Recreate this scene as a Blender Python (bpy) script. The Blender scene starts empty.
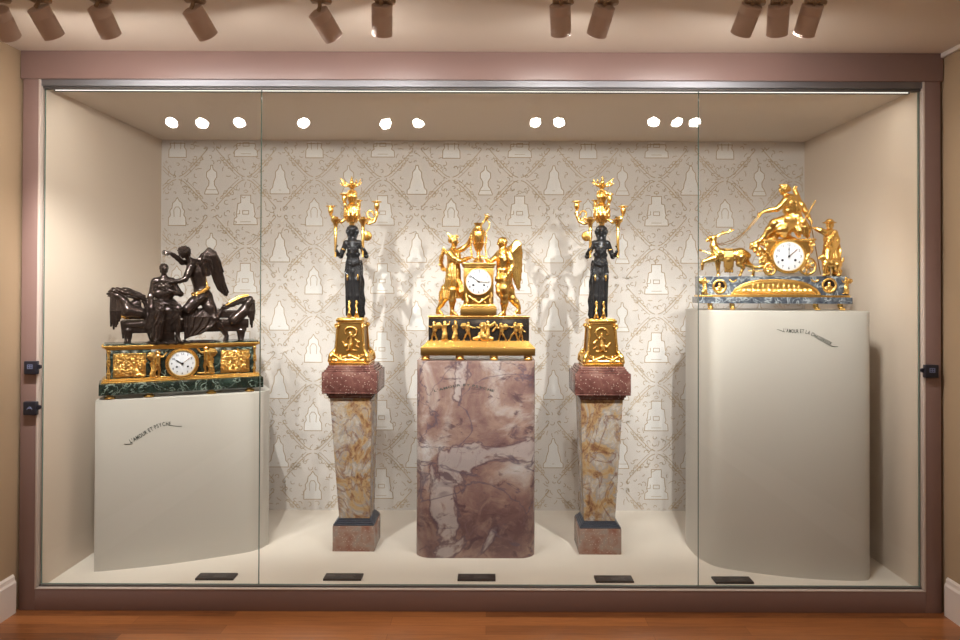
import bpy, bmesh, math, random
import numpy as np
from mathutils import Vector, Matrix

# ------------------------------------------------------------------ camera, world, lights, exposure
SC = bpy.context.scene
COL = SC.collection
F = 724.0
CAMY, EYE, PITCH, ROLL = -3.4, 1.5, 0.0092, 0.0032
PPX, PPY = 487.0, 292.0 - 724.0 * math.tan(0.0092)
cam_d = bpy.data.cameras.new('camera'); cam = bpy.data.objects.new('camera', cam_d); COL.objects.link(cam)
cam.location = (0, CAMY, EYE)
cam.rotation_euler = (Matrix.Rotation(math.pi / 2 + PITCH, 3, 'X') @ Matrix.Rotation(ROLL, 3, 'Z')).to_euler()
cam_d.sensor_width = 36.0; cam_d.lens = F / 960 * 36
cam_d.shift_x = -(PPX - 480) / 960; cam_d.shift_y = (PPY - 320) / 960
cam_d.clip_start = 0.05
SC.camera = cam
SC.view_settings.view_transform = 'Standard'
SC.view_settings.look = 'None'
SC.view_settings.gamma = 1.0
SC.view_settings.use_curve_mapping = False
SC.view_settings.exposure = 0.0

world = bpy.data.worlds.new('world'); SC.world = world; world.use_nodes = True
world.node_tree.nodes['Background'].inputs[0].default_value = (1.0, 0.80, 0.62, 1)
world.node_tree.nodes['Background'].inputs[1].default_value = 0.12

SPOT_W = 84.0
SPOT_COL = (1.0, 0.965, 0.935)

def area_light(name, loc, rot, sx, sy, w, col):
    l = bpy.data.lights.new(name, 'AREA'); l.shape = 'RECTANGLE'; l.size = sx; l.size_y = sy; l.energy = w; l.color = col
    o = bpy.data.objects.new(name, l); o.location = loc; o.rotation_euler = rot; COL.objects.link(o); return o
# light strip along the top of the case, inside, behind the glass
area_light('case_strip_light', (-0.02, 0.10, 2.435), (math.radians(12), 0, 0), 3.9, 0.03, 7, (1.0, 0.93, 0.84))
# unseen point-sized fill spots, added behind the viewer to brighten the room side
for gx in (-1.3, 0.0, 1.3):
    gl = bpy.data.lights.new('gallery_fill_spot', 'SPOT'); gl.energy = 34; gl.color = (1.0, 0.82, 0.64); gl.spot_size = math.radians(165); gl.spot_blend = 0.6; gl.shadow_soft_size = 0.0
    go = bpy.data.objects.new('gallery_fill_spot', gl); go.location = (gx, -4.3, 2.50); go.rotation_euler = (math.radians(25), 0, 0); COL.objects.link(go)

# ------------------------------------------------------------------ pixel -> place
def ray(px, py):
    u = (px - PPX) / F; v = (PPY - py) / F
    u, v = u * math.cos(ROLL) - v * math.sin(ROLL), u * math.sin(ROLL) + v * math.cos(ROLL)
    return np.array([u, math.cos(PITCH) - v * math.sin(PITCH), math.sin(PITCH) + v * math.cos(PITCH)])
def W(px, py, Y):
    r = ray(px, py); t = (Y - CAMY) / r[1]
    return np.array([0, CAMY, EYE]) + r * t
def WZ(px, py, z):
    r = ray(px, py); t = (z - EYE) / r[2]
    return np.array([0, CAMY, EYE]) + r * t

class Frame:
    """local frame of a thing: origin O on its base, turned by a about z"""
    def __init__(s, O, a=0.0):
        s.O = np.array(O, float); s.a = a
        s.ex = np.array([math.cos(a), math.sin(a), 0]); s.ey = np.array([-math.sin(a), math.cos(a), 0])
        s.s = (s.O[1] - CAMY) / F
    def __call__(s, px, py, d=0.0):
        """d = depth behind the front plane, in pixels"""
        r = ray(px, py); C = np.array([0, CAMY, EYE])
        t = (d * s.s + np.dot(s.O - C, s.ey)) / np.dot(r, s.ey)
        p = C + r * t - s.O
        return np.array([np.dot(p, s.ex), np.dot(p, s.ey), p[2]])

# ------------------------------------------------------------------ object helpers
def link(o, parent=None):
    COL.objects.link(o)
    if parent is not None: o.parent = parent
    return o
def tag(o, label=None, cat=None, group=None, kind=None):
    if label: o['label'] = label
    if cat: o['category'] = cat
    if group: o['group'] = group
    if kind: o['kind'] = kind
    return o
def empty(name, loc, rz=0.0):
    o = bpy.data.objects.new(name, None); o.empty_display_size = 0.05
    o.location = loc; o.rotation_euler = (0, 0, rz); COL.objects.link(o); return o
def obj(name, bm, mats, parent=None, smooth=False, loc=None):
    me = bpy.data.meshes.new(name); bmesh.ops.recalc_face_normals(bm, faces=bm.faces); bm.to_mesh(me); bm.free()
    for m in (mats if isinstance(mats, (list, tuple)) else [mats]): me.materials.append(m)
    if smooth:
        me.polygons.foreach_set('use_smooth', [True] * len(me.polygons))
        me.set_sharp_from_angle(angle=math.radians(38))
    o = bpy.data.objects.new(name, me)
    if loc is not None: o.location = loc
    return link(o, parent)
def add_box(bm, x0, x1, y0, y1, z0, z1, bev=0.0, seg=2, mat=0):
    n0 = len(bm.verts)
    vs = [bm.verts.new(p) for p in ((x0,y0,z0),(x1,y0,z0),(x1,y1,z0),(x0,y1,z0),(x0,y0,z1),(x1,y0,z1),(x1,y1,z1),(x0,y1,z1))]
    fs = [bm.faces.new([vs[i] for i in q]) for q in ((0,3,2,1),(4,5,6,7),(0,1,5,4),(1,2,6,5),(2,3,7,6),(3,0,4,7))]
    for f in fs: f.material_index = mat
    if bev > 0:
        es = list({e for f in fs for e in f.edges})
        r = bmesh.ops.bevel(bm, geom=es, offset=bev, segments=seg, affect='EDGES', profile=0.5)
        for f in r['faces']: f.material_index = mat
    return bm
def box(name, x0, x1, y0, y1, z0, z1, mat, parent=None, bev=0.0, seg=2):
    return obj(name, add_box(bmesh.new(), x0, x1, y0, y1, z0, z1, bev, seg), mat, parent, smooth=bev > 0)
def add_frustum(bm, b, t, z0, z1, mat=0):
    """b, t = (x0,x1,y0,y1) at the bottom and the top"""
    vs = [bm.verts.new(p) for p in ((b[0],b[2],z0),(b[1],b[2],z0),(b[1],b[3],z0),(b[0],b[3],z0),(t[0],t[2],z1),(t[1],t[2],z1),(t[1],t[3],z1),(t[0],t[3],z1))]
    for q in ((0,3,2,1),(4,5,6,7),(0,1,5,4),(1,2,6,5),(2,3,7,6),(3,0,4,7)): bm.faces.new([vs[i] for i in q]).material_index = mat
    return bm
def add_lathe(bm, prof, c=(0,0,0), n=28, R=None, mat=0):
    """prof: (radius, height) from bottom to top about z through c, optional 3x3 turn"""
    rings = []
    for r, h in prof:
        ring = []
        for k in range(n):
            a = 2 * math.pi * k / n
            p = Vector((max(r, 1e-4) * math.cos(a), max(r, 1e-4) * math.sin(a), h))
            if R is not None: p = R @ p
            ring.append(bm.verts.new(p + Vector(c)))
        rings.append(ring)
    for a, b in zip(rings[:-1], rings[1:]):
        for k in range(n):
            bm.faces.new((a[k], a[(k+1) % n], b[(k+1) % n], b[k])).material_index = mat
    bm.faces.new(rings[0][::-1]).material_index = mat; bm.faces.new(rings[-1]).material_index = mat
    return bm
def spline(pts, n=6):
    P = [np.array(p, float) for p in pts]; out = []
    P = [2*P[0]-P[1]] + P + [2*P[-1]-P[-2]]
    for i in range(1, len(P)-2):
        for k in range(n):
            t = k / n
            out.append(0.5*((2*P[i])+(-P[i-1]+P[i+1])*t+(2*P[i-1]-5*P[i]+4*P[i+1]-P[i+2])*t*t+(-P[i-1]+3*P[i]-3*P[i+1]+P[i+2])*t**3))
    out.append(P[-2]); return out
def add_tube(bm, pts, r, n=8, mat=0):
    pts = [Vector(p) for p in pts]
    rs = r if isinstance(r, (list, tuple)) else [r] * len(pts)
    rings = []; up = Vector((0.3, 0.9, 0.2)).normalized()
    for i, p in enumerate(pts):
        t = (pts[min(i+1, len(pts)-1)] - pts[max(i-1, 0)]).normalized()
        u = t.cross(up)
        if u.length < 1e-3: u = t.cross(Vector((1, 0, 0)))
        u.normalize(); v = t.cross(u).normalized(); up = -v if False else up
        rings.append([bm.verts.new(p + (u*math.cos(2*math.pi*k/n) + v*math.sin(2*math.pi*k/n))*rs[i]) for k in range(n)])
    for a, b in zip(rings[:-1], rings[1:]):
        for k in range(n): bm.faces.new((a[k], a[(k+1) % n], b[(k+1) % n], b[k])).material_index = mat
    bm.faces.new(rings[0][::-1]).material_index = mat; bm.faces.new(rings[-1]).material_index = mat
    return bm
def add_prism(bm, plan, z0, z1, mat=0, bev=0.0):
    a = [bm.verts.new((x, y, z0)) for x, y in plan]; b = [bm.verts.new((x, y, z1)) for x, y in plan]
    n = len(plan)
    for k in range(n): bm.faces.new((a[k], a[(k+1) % n], b[(k+1) % n], b[k])).material_index = mat
    bm.faces.new(a[::-1]).material_index = mat; top = bm.faces.new(b); top.material_index = mat
    if bev > 0: bmesh.ops.bevel(bm, geom=list(top.edges), offset=bev, segments=3, affect='EDGES', profile=0.5)
    return bm
FONT_CACHE = {}
def glyph(ch):
    """2-D outline mesh of some text, as (verts, faces), height about 0.7"""
    if ch not in FONT_CACHE:
        cu = bpy.data.curves.new('lettering', 'FONT'); cu.body = ch; cu.size = 1.0; cu.align_x = 'CENTER'; cu.resolution_u = 3; cu.offset = 0.022
        o = bpy.data.objects.new('lettering', cu); COL.objects.link(o)
        dg = bpy.context.evaluated_depsgraph_get(); me = bpy.data.meshes.new_from_object(o.evaluated_get(dg))
        FONT_CACHE[ch] = ([tuple(v.co) for v in me.vertices], [tuple(p.vertices) for p in me.polygons])
        bpy.data.objects.remove(o); bpy.data.curves.remove(cu); bpy.data.meshes.remove(me)
    return FONT_CACHE[ch]
def add_text(bm, ch, fn, mat=0):
    """fn maps (x, y) of the lettering to a 3-D point"""
    vs, fs = glyph(ch); b = [bm.verts.new(fn(v[0], v[1])) for v in vs]
    for f in fs:
        try: bm.faces.new([b[i] for i in f]).material_index = mat
        except ValueError: pass

# ------------------------------------------------------------------ materials
def mat(name):
    m = bpy.data.materials.new(name); m.use_nodes = True
    return m, m.node_tree, m.node_tree.nodes['Principled BSDF']
def nd(nt, t, **kw):
    n = nt.nodes.new(t)
    for k, v in kw.items():
        if k in n.inputs: n.inputs[k].default_value = v
        else: setattr(n, k, v)
    return n
def ramp(nt, fac, stops):
    r = nt.nodes.new('ShaderNodeValToRGB'); cr = r.color_ramp
    while len(cr.elements) < len(stops): cr.elements.new(0.5)
    for e, (p, c) in zip(cr.elements, stops): e.position = p; e.color = (*c, 1)
    nt.links.new(fac, r.inputs[0]); return r.outputs[0]
def coords(nt, scale=(1,1,1), rot=(0,0,0), loc=(0,0,0)):
    tc = nt.nodes.new('ShaderNodeTexCoord'); mp = nt.nodes.new('ShaderNodeMapping')
    mp.inputs['Scale'].default_value = scale; mp.inputs['Rotation'].default_value = rot; mp.inputs['Location'].default_value = loc
    nt.links.new(tc.outputs['Object'], mp.inputs[0]); return mp.outputs[0]
def noise(nt, vec, scale, detail=4, rough=0.55, dist=0.0):
    n = nd(nt, 'ShaderNodeTexNoise'); n.inputs['Scale'].default_value = scale; n.inputs['Detail'].default_value = detail
    n.inputs['Roughness'].default_value = rough; n.inputs['Distortion'].default_value = dist
    nt.links.new(vec, n.inputs['Vector']); return n.outputs['Fac']
def mth(nt, op, a, b=None, c=None):
    m = nt.nodes.new('ShaderNodeMath'); m.operation = op
    for i, v in enumerate((a, b, c)):
        if v is None: continue
        if isinstance(v, (int, float)): m.inputs[i].default_value = v
        else: nt.links.new(v, m.inputs[i])
    return m.outputs[0]
def mix(nt, fac, a, b, mode='MIX'):
    m = nt.nodes.new('ShaderNodeMix'); m.data_type = 'RGBA'; m.blend_type = mode
    for i, v in ((0, fac), (6, a), (7, b)):
        if isinstance(v, (int, float)): m.inputs[i].default_value = v
        elif isinstance(v, tuple): m.inputs[i].default_value = (*v, 1)
        else: nt.links.new(v, m.inputs[i])
    return m.outputs[2]
def bump(nt, bs, h, strength, dist=0.002):
    b = nt.nodes.new('ShaderNodeBump'); b.inputs['Strength'].default_value = strength; b.inputs['Distance'].default_value = dist
    nt.links.new(h, b.inputs['Height']); nt.links.new(b.outputs[0], bs.inputs['Normal'])
def vein(nt, v, scale, width, dist=1.2, detail=5):
    """thin ridged lines: 1 on the line, 0 away from it"""
    n = noise(nt, v, scale, detail, 0.55, dist)
    return mth(nt, 'SUBTRACT', 1.0, mth(nt, 'MINIMUM', mth(nt, 'MULTIPLY', mth(nt, 'ABSOLUTE', mth(nt, 'SUBTRACT', n, 0.5)), 1.0 / width), 1.0))
def simple(name, col, rough=0.5, metal=0.0, bumpy=0.0, bscale=60, var=0.0, spec=0.5):
    m, nt, bs = mat(name)
    bs.inputs['Base Color'].default_value = (*col, 1); bs.inputs['Roughness'].default_value = rough; bs.inputs['Metallic'].default_value = metal
    bs.inputs['Specular IOR Level'].default_value = spec
    v = coords(nt)
    if var > 0:
        f = noise(nt, v, 9, 4)
        nt.links.new(ramp(nt, f, [(0.3, tuple(c*(1-var) for c in col)), (0.7, tuple(min(1, c*(1+var)) for c in col))]), bs.inputs['Base Color'])
    if bumpy > 0: bump(nt, bs, noise(nt, v, bscale, 4), bumpy)
    return m
M = {}
M['gold'] = simple('gilt_bronze', (0.88, 0.56, 0.175), 0.27, 1.0, 0.3, 240, 0.06)
M['gold_flat'] = simple('burnished_gilding', (0.86, 0.54, 0.165), 0.23, 1.0, 0.06, 60, 0.06)
M['gold_matte'] = simple('matte_gilding', (0.78, 0.46, 0.12), 0.42, 1.0, 0.3, 260, 0.08)
M['gold_dark'] = simple('toned_gilding', (0.30, 0.17, 0.048), 0.38, 1.0, 0.2, 200, 0.1)
M['bronze'] = simple('dark_patinated_bronze', (0.046, 0.033, 0.030), 0.18, 0.75, 0.25, 130, 0.25)
M['bronze_black'] = simple('black_patinated_bronze', (0.030, 0.030, 0.034), 0.24, 0.6, 0.15, 160, 0.2)
M['enamel'] = simple('white_enamel', (0.58, 0.59, 0.63), 0.18)
M['ink'] = simple('black_enamel_figures', (0.03, 0.03, 0.06), 0.4)
M['steel_hand'] = simple('blued_steel', (0.02, 0.02, 0.03), 0.3, 0.7)
M['black_stone'] = simple('black_marble', (0.018, 0.014, 0.012), 0.2, 0, 0, 1, 0.3)
M['cream'] = simple('cream_lacquer', (0.505, 0.478, 0.44), 0.42, 0, 0.02, 30)
M['white_lettering'] = simple('dark_lettering', (0.04, 0.05, 0.045), 0.6)
M['frame'] = simple('mauve_painted_wood', (0.225, 0.142, 0.124), 0.42, 0, 0.03, 90)
M['alu'] = simple('brushed_aluminium', (0.27, 0.27, 0.29), 0.5, 1.0)
M['alu_dark'] = simple('shadow_gap_profile', (0.10, 0.09, 0.085), 0.5, 0.3)
M['trim_light'] = simple('pale_glazing_bead', (0.50, 0.42, 0.37), 0.45)
M['black_plastic'] = simple('black_plastic', (0.012, 0.012, 0.02), 0.4)
M['lock_mark'] = simple('pale_blue_print', (0.13, 0.15, 0.25), 0.5)
M['spot_body'] = simple('taupe_lamp_metal', (0.66, 0.52, 0.44), 0.45)
M['spot_mount'] = simple('bronze_lamp_mount', (0.38, 0.27, 0.17), 0.5)
M['plaque'] = simple('anthracite_plaque', (0.028, 0.022, 0.022), 0.45)
M['plaque_text'] = simple('grey_plaque_print', (0.16, 0.145, 0.14), 0.6)
M['room_wall'] = simple('tan_wall_paint', (0.385, 0.275, 0.17), 0.8, 0, 0.03, 120)
M['ceiling'] = simple('ceiling_paint', (0.70, 0.60, 0.505), 0.85, 0, 0.02, 120)
M['baseboard'] = simple('white_skirting_paint', (0.74, 0.66, 0.60), 0.5)
M['case_wall'] = simple('case_side_paint', (0.66, 0.56, 0.47), 0.8, 0, 0.02, 200)
M['case_floor'] = simple('case_floor_cloth', (0.70, 0.635, 0.565), 0.8, 0, 0.03, 300)
M['case_ceiling'] = simple('case_ceiling_paint', (0.68, 0.60, 0.52), 0.8)
M['paper'] = simple('wallpaper_ground', (0.655, 0.615, 0.592), 0.7, 0, 0.03, 160)
M['paper_grey'] = simple('wallpaper_clock_shapes', (0.73, 0.715, 0.71), 0.65)
M['paper_tan'] = simple('wallpaper_tan_line', (0.45, 0.345, 0.235), 0.65)
M['paper_gold'] = simple('wallpaper_scroll', (0.52, 0.41, 0.29), 0.6)
M['paper_brown'] = simple('wallpaper_squiggle', (0.46, 0.36, 0.25), 0.65)

def marble_green():
    m, nt, bs = mat('green_marble'); v = coords(nt)
    c = ramp(nt, noise(nt, v, 18, 6, 0.65, 1.0), [(0.3, (0.006, 0.011, 0.009)), (0.55, (0.011, 0.020, 0.016)), (0.75, (0.04, 0.066, 0.054))])
    c = mix(nt, mth(nt, 'MULTIPLY', vein(nt, v, 11, 0.018, 1.5), 0.7), c, (0.30, 0.36, 0.31))
    nt.links.new(c, bs.inputs['Base Color']); bs.inputs['Roughness'].default_value = 0.14; return m
def marble_grey():
    m, nt, bs = mat('blue_grey_marble'); v = coords(nt)
    c = ramp(nt, noise(nt, v, 26, 7, 0.7, 0.8), [(0.3, (0.016, 0.020, 0.030)), (0.5, (0.055, 0.065, 0.085)), (0.76, (0.20, 0.22, 0.245))])
    c = mix(nt, mth(nt, 'MULTIPLY', vein(nt, v, 12, 0.03, 1.8), 0.6), c, (0.55, 0.60, 0.62))
    nt.links.new(c, bs.inputs['Base Color']); bs.inputs['Roughness'].default_value = 0.2; return m
def marble_breccia_violet():
    """large pedestal: mauve and rust clouds, white ground, dark violet veins"""
    m, nt, bs = mat('violet_breccia_marble'); v = coords(nt, (1.0, 1.0, 1.15), (0, 0.5, 0), (0.75, 0.2, 0.4))
    cloud = noise(nt, v, 2.6, 6, 0.6, 0.7)
    c = ramp(nt, cloud, [(0.36, (0.125, 0.070, 0.075)), (0.45, (0.20, 0.118, 0.11)), (0.52, (0.27, 0.175, 0.155)), (0.58, (0.37, 0.30, 0.28)), (0.66, (0.46, 0.43, 0.435))])
    f2 = noise(nt, v, 11, 6, 0.65, 0.8)
    c = mix(nt, mth(nt, 'MULTIPLY', mth(nt, 'SMOOTH_MIN', mth(nt, 'MULTIPLY', mth(nt, 'MAXIMUM', mth(nt, 'SUBTRACT', f2, 0.50), 0.0), 5.0), 1.0, 0.1), 0.45), c, (0.40, 0.28, 0.225))
    v3 = coords(nt, (1, 1, 0.9), (0, 0.3, 0), (0.35, 0.4, 0.9))
    blk = noise(nt, v3, 2.1, 6, 0.55, 0.5)
    wm = mth(nt, 'MINIMUM', mth(nt, 'MAXIMUM', mth(nt, 'MULTIPLY', mth(nt, 'SUBTRACT', blk, 0.545), 40.0), 0.0), 1.0)
    c = mix(nt, mth(nt, 'MULTIPLY', wm, 0.62), c, (0.44, 0.395, 0.395))
    edge = mth(nt, 'SUBTRACT', 1.0, mth(nt, 'MINIMUM', mth(nt, 'MULTIPLY', mth(nt, 'ABSOLUTE', mth(nt, 'SUBTRACT', blk, 0.545)), 70.0), 1.0))
    c = mix(nt, mth(nt, 'MULTIPLY', edge, 0.7), c, (0.085, 0.06, 0.085))
    v2 = coords(nt, (1, 1, 1.7), (0, -0.45, 0), (1.7, 0, 0))
    patch = noise(nt, v2, 8, 5, 0.62, 0.9)
    pm = mth(nt, 'MINIMUM', mth(nt, 'MAXIMUM', mth(nt, 'MULTIPLY', mth(nt, 'SUBTRACT', patch, 0.565), 12.0), 0.0), 1.0)
    c = mix(nt, mth(nt, 'MULTIPLY', pm, 0.8), c, (0.085, 0.048, 0.062))
    c = mix(nt, mth(nt, 'MULTIPLY', vein(nt, v2, 1.9, 0.014, 0.9), 0.8), c, (0.10, 0.075, 0.105))
    c = mix(nt, mth(nt, 'MULTIPLY', vein(nt, v, 3.4, 0.012, 0.8), 0.35), c, (0.20, 0.13, 0.14))
    nt.links.new(c, bs.inputs['Base Color']); bs.inputs['Roughness'].default_value = 0.25; return m
def marble_breccia_gold(name, off):
    m, nt, bs = mat(name); v = coords(nt, (1, 1, 0.75), (0, 0.35, 0), off)
    c = ramp(nt, noise(nt, v, 6.5, 5, 0.6, 1.6), [(0.30, (0.13, 0.065, 0.04)), (0.39, (0.32, 0.18, 0.085)), (0.45, (0.42, 0.30, 0.17)), (0.50, (0.30, 0.27, 0.26)), (0.58, (0.47, 0.43, 0.385)), (0.70, (0.27, 0.26, 0.275))])
    c = mix(nt, mth(nt, 'MULTIPLY', vein(nt, v, 7, 0.05, 1.5), 0.8), c, (0.17, 0.075, 0.055))
    c = mix(nt, mth(nt, 'MULTIPLY', vein(nt, v, 20, 0.06, 1.0), 0.5), c, (0.44, 0.30, 0.16))
    nt.links.new(c, bs.inputs['Base Color']); bs.inputs['Roughness'].default_value = 0.24; return m
def porphyry(name, a, b, c2, scale):
    m, nt, bs = mat(name); v = coords(nt)
    c = ramp(nt, noise(nt, v, scale, 5, 0.6, 0.6), [(0.35, a), (0.55, b), (0.72, c2)])
    vo = nd(nt, 'ShaderNodeTexVoronoi'); vo.inputs['Scale'].default_value = 70; nt.links.new(v, vo.inputs['Vector'])
    sp = mth(nt, 'MULTIPLY', mth(nt, 'LESS_THAN', vo.outputs['Distance'], 0.22), 0.55)
    c = mix(nt, sp, c, (0.50, 0.38, 0.33))
    nt.links.new(c, bs.inputs['Base Color']); bs.inputs['Roughness'].default_value = 0.25; return m
M['green'] = marble_green(); M['greymarble'] = marble_grey(); M['violet'] = marble_breccia_violet()
M['breccia_a'] = marble_breccia_gold('golden_breccia_marble', (0.2, 0, 0.4)); M['breccia_b'] = marble_breccia_gold('pale_breccia_marble', (2.3, 0, 1.1))
M['porphyry'] = porphyry('red_speckled_marble', (0.10, 0.036, 0.032), (0.17, 0.07, 0.06), (0.25, 0.135, 0.115), 16)
M['foot_marble'] = porphyry('mottled_red_grey_marble', (0.24, 0.10, 0.07), (0.30, 0.20, 0.165), (0.27, 0.24, 0.22), 13)
M['band'] = simple('slate_blue_moulding', (0.05, 0.06, 0.085), 0.3, 0, 0, 1, 0.3)

def glass_mat():
    m = bpy.data.materials.new('case_glass'); m.use_nodes = True; nt = m.node_tree; nt.nodes.clear()
    out = nt.nodes.new('ShaderNodeOutputMaterial'); tr = nt.nodes.new('ShaderNodeBsdfTransparent'); gl = nt.nodes.new('ShaderNodeBsdfGlossy')
    tr.inputs[0].default_value = (0.975, 0.985, 0.975, 1); gl.inputs['Roughness'].default_value = 0.0
    fr = nt.nodes.new('ShaderNodeFresnel'); fr.inputs['IOR'].default_value = 1.5
    geo = nt.nodes.new('ShaderNodeNewGeometry')
    f = mth(nt, 'MULTIPLY', fr.outputs[0], mth(nt, 'SUBTRACT', 1.0, geo.outputs['Backfacing']))
    ms = nt.nodes.new('ShaderNodeMixShader'); nt.links.new(f, ms.inputs[0]); nt.links.new(tr.outputs[0], ms.inputs[1]); nt.links.new(gl.outputs[0], ms.inputs[2])
    nt.links.new(ms.outputs[0], out.inputs[0]); return m
M['glass'] = glass_mat()
M['glass_edge'] = simple('green_glass_edge', (0.13, 0.19, 0.16), 0.25)
def emit(name, col, s):
    m = bpy.data.materials.new(name); m.use_nodes = True; nt = m.node_tree; nt.nodes.clear()
    o = nt.nodes.new('ShaderNodeOutputMaterial'); e = nt.nodes.new('ShaderNodeEmission'); e.inputs[0].default_value = (*col, 1); e.inputs[1].default_value = s
    nt.links.new(e.outputs[0], o.inputs[0]); return m
M['lens'] = emit('lit_lamp_lens', (1.0, 0.95, 0.90), 340.0)
M['led'] = emit('lit_strip_diffuser', (1.0, 0.93, 0.85), 1.6)
def wood():
    m, nt, bs = mat('oiled_wood_planks'); v = coords(nt)
    br = nd(nt, 'ShaderNodeTexBrick'); br.offset = 0.37; br.offset_frequency = 2
    for k, x in (('Scale', 1.0), ('Mortar Size', 0.0012), ('Mortar Smooth', 0.2), ('Bias', 0.0), ('Brick Width', 1.15), ('Row Height', 0.085)): br.inputs[k].default_value = x
    br.inputs['Color1'].default_value = (0.085, 0.024, 0.008, 1); br.inputs['Color2'].default_value = (0.44, 0.165, 0.050, 1); br.inputs['Mortar'].default_value = (0.12, 0.04, 0.015, 1)
    nt.links.new(v, br.inputs['Vector'])
    g = noise(nt, coords(nt, (1.6, 22, 1)), 2.4, 7, 0.7, 0.8)
    c = mix(nt, 0.38, br.outputs['Color'], ramp(nt, g, [(0.35, (0.13, 0.038, 0.012)), (0.65, (0.44, 0.165, 0.052))]))
    nt.links.new(c, bs.inputs['Base Color']); bs.inputs['Roughness'].default_value = 0.30
    bump(nt, bs, g, 0.05); return m
M['wood'] = wood()

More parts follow.
